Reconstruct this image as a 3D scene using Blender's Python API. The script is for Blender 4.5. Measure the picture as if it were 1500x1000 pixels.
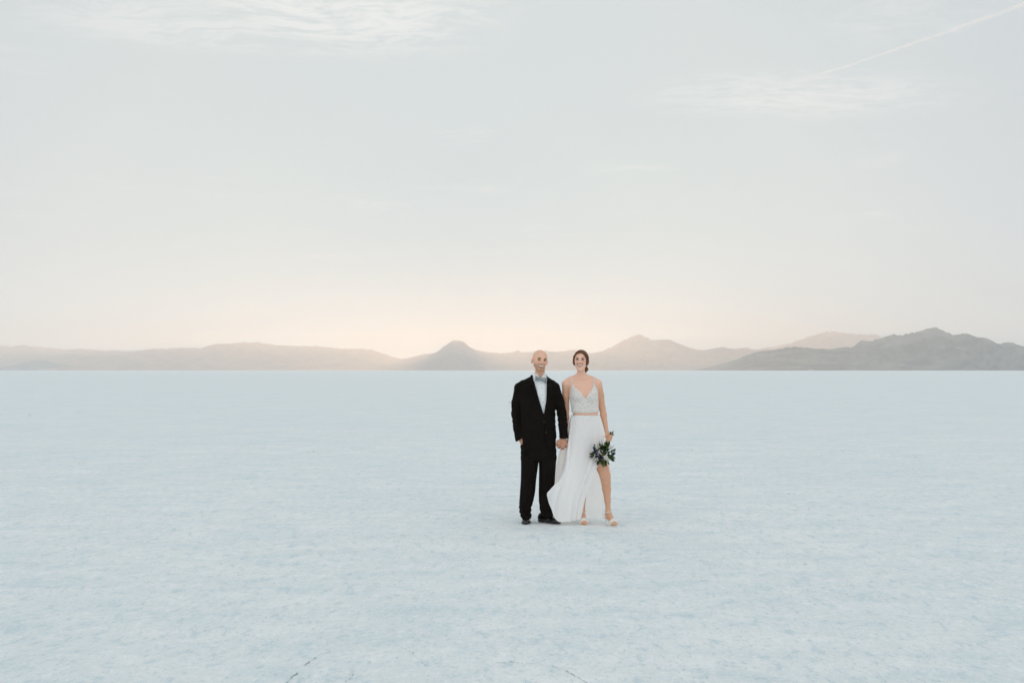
import bpy, bmesh, math, random
import numpy as np
from mathutils import Vector, Matrix, Euler

for _o in list(bpy.data.objects):
    bpy.data.objects.remove(_o)
random.seed(7)
RNG = np.random.default_rng(7)
SC = bpy.context.scene
COL = SC.collection

# ------------------------------------------------------------------ camera
FPX = 1458.0            # focal length in units of the 1500 px wide frame (35 mm lens)
CAM_H = 1.62
HOR = 542.0
cam_d = bpy.data.cameras.new('camera')
cam_d.lens = 35.0
cam_d.sensor_width = 36.0
cam_d.sensor_fit = 'HORIZONTAL'
cam_d.clip_start = 0.1
cam_d.clip_end = 200000.0
cam = bpy.data.objects.new('camera', cam_d)
COL.objects.link(cam)
cam.location = (0, 0, CAM_H)
cam.rotation_euler = (math.radians(90) + math.atan((HOR - 500) / FPX), 0, 0)
SC.camera = cam

# ------------------------------------------------------------------ sun and sky
SUN_AZ = math.atan((673 - 750) / FPX)       # towards the shoulder of the pointed peak
SUN_EL = math.radians(1.92)
SUN_DIR = Vector((math.sin(SUN_AZ) * math.cos(SUN_EL), math.cos(SUN_AZ) * math.cos(SUN_EL), math.sin(SUN_EL)))
sun_d = bpy.data.lights.new('sun', 'SUN')
sun_d.energy = 1.7
sun_d.angle = math.radians(0.53)
sun_d.color = (1.0, 0.59, 0.285)
sun = bpy.data.objects.new('sun', sun_d)
COL.objects.link(sun)
sun.location = (-40, 900, 60)
sun.rotation_euler = (-SUN_DIR).to_track_quat('-Z', 'Y').to_euler()

world = bpy.data.worlds.new('World')
SC.world = world
world.use_nodes = True
wt = world.node_tree
wt.nodes.clear()


class NT:
    """small helper for node trees"""
    def __init__(self, tree):
        self.t = tree

    def n(self, kind, **kw):
        nd = self.t.nodes.new(kind)
        for k, v in kw.items():
            if k == 'inp':
                for kk, vv in v.items():
                    self.set(nd.inputs[kk], vv)
            else:
                setattr(nd, k, v)
        return nd

    def set(self, sock, v):
        if isinstance(v, bpy.types.NodeSocket):
            self.t.links.new(v, sock)
        elif isinstance(v, bpy.types.Node):
            self.t.links.new(v.outputs[0], sock)
        else:
            sock.default_value = v

    def m(self, op, a, b=None, c=None, clamp=False):
        nd = self.t.nodes.new('ShaderNodeMath')
        nd.operation = op
        nd.use_clamp = clamp
        for i, v in enumerate((a, b, c)):
            if v is not None:
                self.set(nd.inputs[i], v)
        return nd.outputs[0]

    def vm(self, op, a, b=None, scale=None):
        nd = self.t.nodes.new('ShaderNodeVectorMath')
        nd.operation = op
        self.set(nd.inputs[0], a)
        if b is not None:
            self.set(nd.inputs[1], b)
        if scale is not None:
            self.set(nd.inputs['Scale'], scale)
        return nd.outputs['Value'] if op in ('DOT_PRODUCT', 'LENGTH', 'DISTANCE') else nd.outputs[0]

    def mix(self, f, a, b, blend='MIX'):
        nd = self.t.nodes.new('ShaderNodeMix')
        nd.data_type = 'RGBA'
        nd.blend_type = blend
        nd.clamp_factor = True
        for s, v in ((0, f), (6, a), (7, b)):
            if isinstance(v, tuple) and len(v) == 3:
                v = (*v, 1)
            self.set(nd.inputs[s], v)
        return nd.outputs[2]

    def ramp(self, f, stops, interp='EASE'):
        nd = self.t.nodes.new('ShaderNodeValToRGB')
        cr = nd.color_ramp
        cr.interpolation = interp
        while len(cr.elements) < len(stops):
            cr.elements.new(0.5)
        for e, (p, c) in zip(cr.elements, stops):
            e.position = p
            e.color = (*c, 1) if isinstance(c, tuple) else (c, c, c, 1)
        self.set(nd.inputs[0], f)
        return nd.outputs[0]

    def noise(self, vec, scale, detail=4, rough=0.5, distort=0.0):
        nd = self.n('ShaderNodeTexNoise')
        self.set(nd.inputs['Vector'], vec)
        nd.inputs['Scale'].default_value = scale
        nd.inputs['Detail'].default_value = detail
        nd.inputs['Roughness'].default_value = rough
        nd.inputs['Distortion'].default_value = distort
        return nd.outputs[0]


W = NT(wt)
SKY_GAIN = 0.12
tc = W.n('ShaderNodeTexCoord').outputs['Generated']
sky = W.n('ShaderNodeTexSky', sky_type='NISHITA')
sky.sun_disc = False
sky.sun_elevation = math.radians(3.0)
sky.sun_rotation = SUN_AZ
sky.altitude = 1280
sky.air_density = 1.0
sky.dust_density = 1.2
sky.ozone_density = 2.0
# the photograph holds its whole sky just under white: soft shoulder on the physical sky
g = W.vm('SCALE', sky.outputs[0], scale=SKY_GAIN * 10)
den = W.vm('ADD', g, (0.10, 0.10, 0.10))
tone = W.vm('DIVIDE', g, den)
tone = W.vm('SCALE', tone, scale=0.80)
sunv = W.vm('DOT_PRODUCT', W.vm('NORMALIZE', tc), tuple(SUN_DIR))
glow = W.m('SMOOTHSTEP', sunv, 0.0, 1.0) if False else None
# pale veil over the sky, brightened behind the camera to light the couple's fronts
ang = W.m('ARCCOSINE', W.m('MINIMUM', sunv, 1.0))
veil = W.ramp(W.m('DIVIDE', ang, math.pi), [
    (0.00, (0.38, 0.55, 0.63)), (0.035, (0.46, 0.61, 0.68)), (0.07, (0.565, 0.675, 0.705)), (0.12, (0.635, 0.705, 0.715)),
    (0.18, (0.605, 0.66, 0.69)), (0.45, (0.69, 0.75, 0.79)), (1.0, (1.12, 1.11, 1.10))], 'LINEAR')
skyc = W.mix(0.90, tone, veil)
sep = W.n('ShaderNodeSeparateXYZ')
W.set(sep.inputs[0], tc)
sx, sy, sz = sep.outputs
zc = W.m('MAXIMUM', sz, 0.03)
comb = W.n('ShaderNodeCombineXYZ')
W.set(comb.inputs[0], W.m('DIVIDE', sx, zc))
W.set(comb.inputs[1], W.m('DIVIDE', sy, zc))
cp = comb.outputs[0]                               # a point on the cloud layer


def cloud_patch(cx, cy, rx, ry, rot=0.0):
    mp = W.n('ShaderNodeMapping', vector_type='TEXTURE')
    W.set(mp.inputs[0], cp)
    mp.inputs['Location'].default_value = (cx, cy, 0)
    mp.inputs['Rotation'].default_value = (0, 0, rot)
    mp.inputs['Scale'].default_value = (rx, ry, 1)
    d = W.vm('LENGTH', mp.outputs[0])
    return W.ramp(d, [(0.15, 1.0), (1.0, 0.0)], 'EASE')


warp = W.vm('ADD', cp, W.vm('SCALE', W.n('ShaderNodeTexNoise', inp={'Vector': cp, 'Scale': 2.2, 'Detail': 3.0}).outputs['Color'], scale=0.35))
mp2 = W.n('ShaderNodeMapping')
W.set(mp2.inputs[0], warp)
mp2.inputs['Rotation'].default_value = (0, 0, math.radians(-62))
mp2.inputs['Scale'].default_value = (0.8, 1.7, 1)
fib = W.noise(mp2.outputs[0], 8.0, 10, 0.70, 0.2)
big = W.noise(warp, 1.1, 4, 0.55)
wisps = W.m('MULTIPLY', W.ramp(fib, [(0.38, 0.0), (0.60, 1.0)], 'EASE'), 1.0)
patches = W.m('MAXIMUM', cloud_patch(-0.48, 2.72, 0.62, 0.60, 0.35), W.m('MULTIPLY', cloud_patch(1.08, 3.62, 0.80, 0.46, 0.1), 0.65))
patches = W.m('MAXIMUM', patches, W.m('MULTIPLY', cloud_patch(-0.95, 2.85, 0.65, 0.36, 0.2), 0.6))
else_ = W.m('MULTIPLY', W.ramp(big, [(0.56, 0.0), (0.78, 1.0)], 'EASE'), 0.55)
amt = W.m('MULTIPLY', W.m('MAXIMUM', patches, else_), W.m('ADD', W.m('MULTIPLY', wisps, 0.85), 0.08))
amt = W.m('MULTIPLY', amt, W.ramp(sz, [(0.04, 0.0), (0.15, 1.0)], 'EASE'), clamp=True)
skyc = W.mix(W.m('MULTIPLY', amt, 0.78), skyc, (0.88, 0.89, 0.87))
bg = W.n('ShaderNodeBackground')
W.set(bg.inputs[0], skyc)
bg.inputs[1].default_value = 1.0
wo = W.n('ShaderNodeOutputWorld')
wt.links.new(bg.outputs[0], wo.inputs[0])
world.cycles.sampling_method = 'AUTOMATIC'

SC.view_settings.view_transform = 'Standard'
SC.view_settings.look = 'None'
SC.view_settings.exposure = 0.0
SC.view_settings.gamma = 1.0
SC.view_settings.use_curve_mapping = False
SC.render.engine = 'CYCLES'
SC.cycles.use_denoising = True
SC.cycles.max_bounces = 10
SC.cycles.volume_bounces = 3
SC.cycles.transparent_max_bounces = 16
SC.cycles.sample_clamp_indirect = 6.0


# ------------------------------------------------------------------ helpers
def material(name, color=(0.5, 0.5, 0.5), rough=0.6, spec=0.3, sheen=0.0):
    mt = bpy.data.materials.new(name)
    mt.use_nodes = True
    t = NT(mt.node_tree)
    b = mt.node_tree.nodes['Principled BSDF']
    b.inputs['Base Color'].default_value = (*color, 1)
    b.inputs['Roughness'].default_value = rough
    b.inputs['Specular IOR Level'].default_value = spec
    b.inputs['Sheen Weight'].default_value = sheen
    return mt, t, b


def mesh_obj(name, verts, faces, mat=None, parent=None, smooth=True, mesh_name=None):
    me = bpy.data.meshes.new(mesh_name or name)
    verts = np.asarray(verts, dtype=np.float32)
    if isinstance(faces, np.ndarray):
        nf, k = faces.shape
        me.vertices.add(len(verts))
        me.vertices.foreach_set('co', verts.ravel())
        me.loops.add(nf * k)
        me.loops.foreach_set('vertex_index', faces.astype(np.int32).ravel())
        me.polygons.add(nf)
        me.polygons.foreach_set('loop_start', np.arange(0, nf * k, k, dtype=np.int32))
        me.update(calc_edges=True)
        me.validate()
    else:
        me.from_pydata([tuple(map(float, v)) for v in verts], [], faces)
        me.update()
    if smooth:
        me.polygons.foreach_set('use_smooth', np.ones(len(me.polygons), dtype=bool))
    ob = bpy.data.objects.new(name, me)
    COL.objects.link(ob)
    if mat:
        me.materials.append(mat)
    if parent:
        ob.parent = parent
    return ob


def grid_faces(nu, nv, wrap=False):
    i = np.arange(nu if wrap else nu - 1)
    j = np.arange(nv - 1)
    I, J = np.meshgrid(i, j, indexing='ij')
    I2 = (I + 1) % nu
    return np.stack([I * nv + J, I2 * nv + J, I2 * nv + J + 1, I * nv + J + 1], -1).reshape(-1, 4)


def tag(o, label=None, cat=None, group=None, kind=None):
    for k, v in (('label', label), ('category', cat), ('group', group), ('kind', kind)):
        if v:
            o[k] = v
    return o


def vnoise(x, y, seed=0):
    """smooth value noise, vectorised, about -1..1"""
    x = np.asarray(x, dtype=np.float64); y = np.asarray(y, dtype=np.float64)
    xi = np.floor(x).astype(np.int64); yi = np.floor(y).astype(np.int64)
    xf = x - xi; yf = y - yi

    def h(a, b):
        n = (a * 374761393 + b * 668265263 + seed * 1274126177) & 0x7fffffff
        n = ((n ^ (n >> 13)) * 1274126177) & 0x7fffffff
        n = n ^ (n >> 16)
        n = (n * 60493) & 0x7fffffff
        return (n & 0xffff) / 32767.5 - 1.0
    u = xf * xf * xf * (xf * (xf * 6 - 15) + 10); v = yf * yf * yf * (yf * (yf * 6 - 15) + 10)
    a = h(xi, yi) * (1 - u) + h(xi + 1, yi) * u
    b = h(xi, yi + 1) * (1 - u) + h(xi + 1, yi + 1) * u
    return a * (1 - v) + b * v


def fbm(x, y, oct=4, seed=0, gain=0.5, lac=2.03):
    r = 0; a = 1.0; f = 1.0; s = 0
    for o in range(oct):
        r = r + a * vnoise(x * f + 17.3 * o, y * f - 9.1 * o, seed + o)
        s += a; a *= gain; f *= lac
    return r / s


def ridged(x, y, oct=4, seed=0, gain=0.5):
    r = 0; a = 1.0; f = 1.0; s = 0
    for o in range(oct):
        r = r + a * (1 - np.abs(vnoise(x * f + 31.7 * o, y * f + 5.3 * o, seed + o)))
        s += a; a *= gain; f *= 2.1
    return r / s


# ------------------------------------------------------------------ salt flat
def sstep0(x, a, b_):
    k = np.clip((x - a) / (b_ - a), 0, 1)
    return k * k * (3 - 2 * k)


def ground_z(x, y):
    r = np.hypot(x, y)
    fade = np.exp(-(r / 60.0) ** 2)
    z = 0.016 * fbm(x * 0.45, y * 0.60, 3, 3) * fade
    z = z + 0.009 * fbm(x * 1.7, y * 2.4, 3, 11) * np.exp(-(r / 30.0) ** 2)
    z = z + 0.007 * (ridged(x * 2.6, y * 3.6, 2, 21) - 0.7) * np.exp(-(r / 18.0) ** 2)
    near = np.exp(-(r / 13.0) ** 2)
    z = z + 0.0050 * fbm(x * 11.0, y * 9.0, 2, 33) * near * (0.4 + sstep0(fbm(x * .7, y * .7, 2, 37), -.3, .4))
    return z


def flat_at(x, y):
    return float(ground_z(np.array(x), np.array(y)))


def build_ground():
    th = [math.radians(a) for a in np.arange(-180, -34, 2.0)] + [math.radians(a) for a in np.arange(-34, 34, 0.125)] \
        + [math.radians(a) for a in np.arange(34, 180, 2.0)]
    th = np.array(th)
    rs = [0.0, 0.6, 1.2, 2.0, 2.6, 3.2]
    r = 3.6
    while r < 45000:
        rs.append(r)
        r *= 1.0042 if r < 16 else (1.012 if r < 60 else (1.035 if r < 600 else 1.12))
    rs = np.array(rs)
    T, R = np.meshgrid(th, rs, indexing='ij')
    X = np.sin(T) * R; Y = np.cos(T) * R
    Z = ground_z(X, Y)
    ob = mesh_obj('salt_flat', np.stack([X, Y, Z], -1).reshape(-1, 3), grid_faces(len(th), len(rs), wrap=True)[:, ::-1])
    return ob


mt_salt, t, b = material('salt', (0.8, 0.85, 0.88), 1.0, 0.03)
co = t.n('ShaderNodeNewGeometry').outputs['Position']
mpx = t.n('ShaderNodeMapping')
t.set(mpx.inputs[0], co)
mpx.inputs['Rotation'].default_value = (0, 0, math.radians(14))
mpx.inputs['Scale'].default_value = (0.8, 1.1, 1)
patch = t.noise(mpx.outputs[0], 0.30, 6, 0.62, 0.6)              # broad darker and paler areas
rip = t.noise(mpx.outputs[0], 2.0, 12, 0.78, 0.5)                # wind-drawn crust, every scale down to grains
mpg = t.n('ShaderNodeMapping')
t.set(mpg.inputs[0], co)
mpg.inputs['Rotation'].default_value = (0, 0, math.radians(-20))
mpg.inputs['Scale'].default_value = (1.0, 0.5, 1)
lump = t.noise(mpg.outputs[0], 11, 5, 0.72, 0.3)                # crusted lumps of salt
grain = t.noise(mpg.outputs[0], 36, 4, 0.78)
mps = t.n('ShaderNodeMapping')
t.set(mps.inputs[0], co)
mps.inputs['Rotation'].default_value = (0, 0, math.radians(9))
mps.inputs['Scale'].default_value = (0.45, 1.7, 1)
streak = t.noise(mps.outputs[0], 1.3, 7, 0.62, 0.9)              # soft wind ripples
ridge = t.n('ShaderNodeTexNoise', noise_type='RIDGED_MULTIFRACTAL', inp={'Vector': mpx.outputs[0], 'Scale': 0.8, 'Detail': 3.0, 'Roughness': 0.5, 'Distortion': 0.6}).outputs[0]
base = t.ramp(patch, [(0.32, (0.775, 0.830, 0.836)), (0.66, (0.828, 0.862, 0.860))], 'EASE')
base = t.mix(t.ramp(rip, [(0.38, 0.55), (0.50, 0.0)]), base, (0.65, 0.755, 0.785))
base = t.mix(t.ramp(rip, [(0.50, 0.0), (0.62, 0.5)]), base, (0.895, 0.91, 0.905))
base = t.mix(t.ramp(ridge, [(0.62, 0.0), (0.95, 0.25)]), base, (0.90, 0.91, 0.90))
base = t.mix(t.ramp(streak, [(0.38, 0.26), (0.50, 0.0)]), base, (0.68, 0.775, 0.79))
base = t.mix(t.ramp(streak, [(0.52, 0.0), (0.66, 0.26)]), base, (0.90, 0.91, 0.905))
base = t.mix(t.ramp(lump, [(0.34, 0.75), (0.47, 0.0)]), base, (0.60, 0.715, 0.75))
base = t.mix(t.ramp(lump, [(0.54, 0.0), (0.68, 0.6)]), base, (0.93, 0.94, 0.935))
base = t.mix(t.ramp(grain, [(0.32, 0.7), (0.45, 0.0)]), base, (0.52, 0.63, 0.67))
base = t.mix(t.ramp(grain, [(0.56, 0.0), (0.68, 0.8)]), base, (0.95, 0.955, 0.955))
t.set(b.inputs['Base Color'], base)
h1 = t.noise(co, 5.0, 9, 0.66, 0.6)
h2 = t.n('ShaderNodeTexVoronoi', feature='F1', inp={'Vector': co, 'Scale': 30.0}).outputs['Distance']
hh = t.m('ADD', t.m('MULTIPLY', h1, 0.030), t.m('MULTIPLY', h2, 0.005))
hh = t.m('ADD', hh, t.m('ADD', t.m('MULTIPLY', lump, 0.012), t.m('MULTIPLY', streak, 0.05)))
bp = t.n('ShaderNodeBump', inp={'Height': hh, 'Strength': 0.6, 'Distance': 1.0})
t.set(b.inputs['Normal'], bp)
ground = build_ground()
ground.data.materials.append(mt_salt)
tag(ground, 'flat white salt crust stretching to the mountains', None, None, 'structure')

# ------------------------------------------------------------------ mountains


def rock(name, dark, light, scrub):
    mt, t, b = material(name, (0.2, 0.17, 0.15), 0.95, 0.1)
    co = t.n('ShaderNodeNewGeometry').outputs['Position']
    n1 = t.noise(co, 0.004, 8, 0.62)
    n2 = t.noise(co, 0.02, 5, 0.6)
    c1 = t.ramp(n1, [(0.3, dark), (0.7, light)])
    t.set(b.inputs['Base Color'], t.mix(t.ramp(n2, [(0.45, 0.0), (0.7, 0.6)]), c1, scrub))
    bp = t.n('ShaderNodeBump', inp={'Height': t.noise(co, 0.012, 8, 0.65), 'Strength': 1.0, 'Distance': 110.0})
    t.set(b.inputs['Normal'], bp)
    return mt


mt_rock_grey = rock('grey_limestone', (0.055, 0.068, 0.068), (0.30, 0.295, 0.265), (0.04, 0.058, 0.052))
mt_rock_sunset = rock('tan_rock_sunset_tint', (0.38, 0.20, 0.11), (0.60, 0.335, 0.19), (0.28, 0.16, 0.09))  # desert tan warmed further: sunset glow on the slopes put into the colour


def mountain_range(name, label, pts, D, front, back, seed, lam=1.0, mat=None):
    pts = np.array(pts, dtype=float)
    px0, px1 = pts[0, 0], pts[-1, 0]
    step = 1.1
    px = np.arange(px0, px1 + step, step)
    hp = np.interp(px, pts[:, 0], HOR + 1 - pts[:, 1])
    hp = np.maximum(hp, 0)
    xs = (px - 750) / FPX * D
    hz = hp / FPX * D
    # little crags on the crest
    hz = hz * (1 + 0.034 * fbm(xs / D * 320, xs * 0 + 3.3, 3, seed)) + 0.9 / FPX * D * fbm(xs / D * 700, xs * 0, 2, seed + 5) * (hp > 4)
    vs = np.concatenate([-np.linspace(1, 0, 64) ** 1.25, np.linspace(0, 1, 22)[1:] ** 1.2])
    X, V = np.meshgrid(xs, vs, indexing='ij')
    Hh = np.repeat(hz[:, None], len(vs), 1)
    s = np.abs(V)
    L = lam * 0.05 * D
    wob = 0.5 * fbm(X / (1.5 * L), V * 2.0, 3, seed + 1)
    sp = ridged(X / L + wob, V * 0.9 + 2.0, 4, seed + 2)
    sp = np.clip((sp - 0.35) / 0.55, 0, 1)
    p = 3.0 - 2.15 * sp
    prof = (1 - s) ** p
    Z = Hh * prof
    Z += Hh * 0.17 * (ridged(X / (L * 0.33), V * 3.2, 3, seed + 9) - 0.72) * np.clip(s * 5, 0, 1) * (1 - s) ** 1.5
    Z = np.maximum(Z, 0) - 1.5
    edge = np.where(s > 0.999, -4.0, 0)
    dep = np.where(V < 0, V * front, V * back)
    bend = 0.012 * D * fbm(xs / (0.16 * D), xs * 0 + 7, 2, seed + 4)[:, None]
    Y = D + dep + bend * (1 - s)
    # keep the skyline where the crest stands: height scales with its own distance
    Z = Z * np.where(s < 1e-6, Y / D, 1.0)
    ob = mesh_obj(name, np.stack([X, Y, Z + edge], -1).reshape(-1, 3), grid_faces(len(xs), len(vs)), mat or mt_rock_sunset)
    return tag(ob, label, None, None, 'structure')


RANGE_A = [(-260, 520), (-200, 505), (-120, 512), (-60, 500), (-30, 508), (0, 506), (17, 508), (33, 505.5), (50, 508), (80, 510), (100, 512.5), (120, 510.5),
           (145, 513.5), (165, 513), (185, 514.5), (205, 513.5), (230, 516), (260, 520), (320, 534), (350, 543)]
RANGE_F = [(-200, 543), (-150, 534), (-80, 530), (-30, 536), (0, 538), (20, 535), (35, 531.5), (50, 528.5), (62, 528), (75, 530.5), (90, 533.5), (115, 539), (130, 543)]
RANGE_B = [(15, 543), (30, 540.5), (55, 537), (85, 532), (100, 530), (120, 527), (133, 521.5), (150, 520), (170, 520), (185, 518.5), (205, 515), (215, 512),
           (250, 510.5), (275, 510), (295, 510), (305, 507), (315, 504), (325, 504), (345, 502.5), (355, 501), (365, 502), (377, 501.5),
           (390, 504), (400, 505.5), (430, 507), (460, 507), (500, 511), (530, 511.5), (545, 513), (560, 518), (575, 523), (590, 527),
           (610, 532), (640, 543)]
RANGE_C = [(520, 543), (550, 537), (570, 531), (590, 526), (600, 524), (615, 520), (622, 518.5), (630, 519), (638, 517), (650, 508), (658, 502), (665, 499),
           (672, 498.5), (680, 501), (688, 508), (695, 512), (705, 514), (715, 516), (730, 517.5), (745, 517), (752, 516), (758, 513.5),
           (763, 516), (775, 516), (790, 514), (800, 514.5), (815, 515.5), (830, 514), (840, 513), (855, 516), (865, 518), (880, 515),
           (895, 509), (905, 503.5), (920, 496), (932, 491.5), (940, 491), (948, 495), (955, 498), (975, 497), (985, 499), (1000, 505),
           (1010, 510), (1030, 513.5), (1045, 511.5), (1060, 508), (1068, 511), (1080, 511), (1095, 510), (1105, 513), (1130, 512),
           (1170, 520), (1230, 535), (1260, 543)]
RANGE_D = [(1040, 543), (1065, 533), (1090, 522), (1110, 515), (1130, 512.5), (1145, 510), (1160, 507.5), (1180, 510), (1200, 511), (1210, 512), (1230, 509), (1248, 508), (1250, 503), (1258, 499),
           (1270, 500), (1290, 494), (1303, 490), (1315, 492), (1330, 489), (1345, 485.5), (1355, 481), (1362, 481), (1370, 478.5),
           (1378, 482), (1390, 487), (1400, 491), (1413, 488.5), (1425, 491), (1440, 498), (1455, 502), (1465, 504), (1475, 502),
           (1485, 501), (1500, 507), (1530, 510), (1560, 500), (1600, 508), (1650, 515), (1700, 510), (1760, 530), (1800, 543)]
RANGE_E = [(1060, 543), (1085, 525), (1110, 513), (1125, 509), (1140, 507.5), (1160, 502), (1180, 494), (1195, 490), (1208, 487), (1220, 485.5), (1235, 488.5), (1250, 489),
           (1265, 491), (1280, 490), (1290, 493), (1330, 500), (1400, 515), (1450, 530), (1480, 543)]
mountain_range('mountain_range', 'long dark rugged mountain range on the right horizon', RANGE_D, 5900, 1300, 1100, 41, mat=mt_rock_grey)
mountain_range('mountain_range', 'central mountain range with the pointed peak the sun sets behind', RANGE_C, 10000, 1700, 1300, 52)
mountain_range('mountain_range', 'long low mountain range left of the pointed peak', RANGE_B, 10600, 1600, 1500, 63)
mountain_range('foothill', 'small low hill at the foot of the far left range', RANGE_F, 9500, 700, 700, 74, mat=mt_rock_grey)
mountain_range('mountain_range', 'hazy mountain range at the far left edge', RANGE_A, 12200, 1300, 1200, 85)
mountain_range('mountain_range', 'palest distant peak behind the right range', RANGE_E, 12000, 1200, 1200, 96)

# ------------------------------------------------------------------ haze over the basin
HAZE_DENS = 1.35e-4


def build_haze():
    x0, x1, y0, y1, z0, z1 = -11000, 11000, -1500, 13700, -7.0, 500
    v = [(x0, y0, z0), (x1, y0, z0), (x1, y1, z0), (x0, y1, z0), (x0, y0, z1), (x1, y0, z1), (x1, y1, z1), (x0, y1, z1)]
    f = [(0, 3, 2, 1), (4, 5, 6, 7), (0, 1, 5, 4), (1, 2, 6, 5), (2, 3, 7, 6), (3, 0, 4, 7)]
    ob = mesh_obj('haze', v, f, smooth=False)
    mt = bpy.data.materials.new('haze_air')
    mt.use_nodes = True
    nt = mt.node_tree
    nt.nodes.clear()
    pv = nt.nodes.new('ShaderNodeVolumePrincipled')
    pv.inputs['Color'].default_value = (0.96, 0.965, 0.97, 1)
    pv.inputs['Density'].default_value = HAZE_DENS
    pv.inputs['Anisotropy'].default_value = 0.62
    out = nt.nodes.new('ShaderNodeOutputMaterial')
    nt.links.new(pv.outputs[0], out.inputs['Volume'])
    ob.data.materials.append(mt)
    tag(ob, 'thin pale haze over the whole basin', None, None, 'stuff')


build_haze()


# ------------------------------------------------------------------ solid modelling with distance fields
Y0 = 10.6                 # the couple stand this far from the camera
PXM = 137.5               # 1/1500ths of the frame width per metre out there


def P(px, py, y=0.0):
    """a point near the couple: across, height, and y behind (+) or before (-) their standing line"""
    return np.array([(px - 750) / PXM, Y0 + y, (765 - py) / PXM])


def rotm(rx=0, ry=0, rz=0):
    return np.array(Euler((math.radians(rx), math.radians(ry), math.radians(rz))).to_matrix())


def s_rcone(a, b, ra, rb):
    a = np.asarray(a, float); b = np.asarray(b, float)
    ab = b - a
    L2 = max(float(ab @ ab), 1e-12)

    def f(p):
        q = p - a
        t_ = np.clip((q @ ab) / L2, 0, 1)
        d = np.linalg.norm(q - t_[..., None] * ab, axis=-1)
        return d - (ra + (rb - ra) * t_)
    m = max(ra, rb)
    return f, np.minimum(a - ra, b - rb) - 0.002, np.maximum(a + ra, b + rb) + 0.002


def s_ell(c, r, rot=None):
    c = np.asarray(c, float); r = np.asarray(r, float)
    Rm = np.eye(3) if rot is None else rot

    def f(p):
        q = (p - c) @ Rm
        k0 = np.linalg.norm(q / r, axis=-1)
        k1 = np.linalg.norm(q / (r * r), axis=-1)
        return np.where(k1 > 1e-9, k0 * (k0 - 1) / np.maximum(k1, 1e-9), -r.min())
    m = r.max()
    return f, c - m, c + m


def s_ball(c, r):
    return s_ell(c, (r, r, r))


def s_loft(secs, pw=2.0):
    """stack of upright super-ellipse sections (z, cx, cy, rx, ry)"""
    S = np.array(sorted([tuple(s) for s in secs]), float)
    zz = np.linspace(S[0, 0], S[-1, 0], 200)
    # gentle smoothing of the piecewise-linear columns
    T = np.stack([np.interp(zz, S[:, 0], S[:, k]) for k in range(1, 5)], 1)
    ker = np.hanning(21); ker /= ker.sum()
    T = np.stack([np.convolve(np.pad(T[:, k], 10, mode='edge'), ker, mode='valid') for k in range(4)], 1)

    def f(p):
        z = p[..., 2]
        cx, cy, rx, ry = [np.interp(z, zz, T[:, k]) for k in range(4)]
        qx = np.abs(p[..., 0] - cx) / rx; qy = np.abs(p[..., 1] - cy) / ry
        q = (qx ** pw + qy ** pw) ** (1.0 / pw)
        d = (q - 1) * np.minimum(rx, ry) * 0.95
        return np.maximum(d, np.maximum(z - S[-1, 0], S[0, 0] - z))
    lo = np.array([(S[:, 1] - S[:, 3]).min(), (S[:, 2] - S[:, 4]).min(), S[0, 0]])
    hi = np.array([(S[:, 1] + S[:, 3]).max(), (S[:, 2] + S[:, 4]).max(), S[-1, 0]])
    return f, lo, hi


def s_xform(prim, M3, tr):
    """primitive given in a local frame, turned by M3 and moved to tr"""
    f, lo, hi = prim
    tr = np.asarray(tr, float)
    cs = np.array([[(lo, hi)[i][0], (lo, hi)[j][1], (lo, hi)[k][2]] for i in (0, 1) for j in (0, 1) for k in (0, 1)]) @ M3.T + tr

    def g(p):
        return f((p - tr) @ M3)
    return g, cs.min(0), cs.max(0)


def poly2d(pts):
    """signed distance in the upright x-z plane to a polygon"""
    V = np.array(pts, float)

    def f(p):
        x = p[..., 0]; z = p[..., 2]
        d = np.full(x.shape, 1e9); s = np.ones(x.shape)
        n = len(V)
        for i in range(n):
            a = V[i]; b = V[i - 1]
            e = b - a
            wx = x - a[0]; wz = z - a[1]
            t_ = np.clip((wx * e[0] + wz * e[1]) / (e @ e), 0, 1)
            bx = wx - e[0] * t_; bz = wz - e[1] * t_
            d = np.minimum(d, bx * bx + bz * bz)
            c1 = z >= a[1]; c2 = z < b[1]; c3 = e[0] * wz > e[1] * wx
            flip = (c1 & c2 & c3) | (~c1 & ~c2 & ~c3)
            s = np.where(flip, -s, s)
        return s * np.sqrt(d)
    return f


def pxpoly(pts):
    return poly2d([((a - 750) / PXM, (765 - b) / PXM) for a, b in pts])


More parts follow.
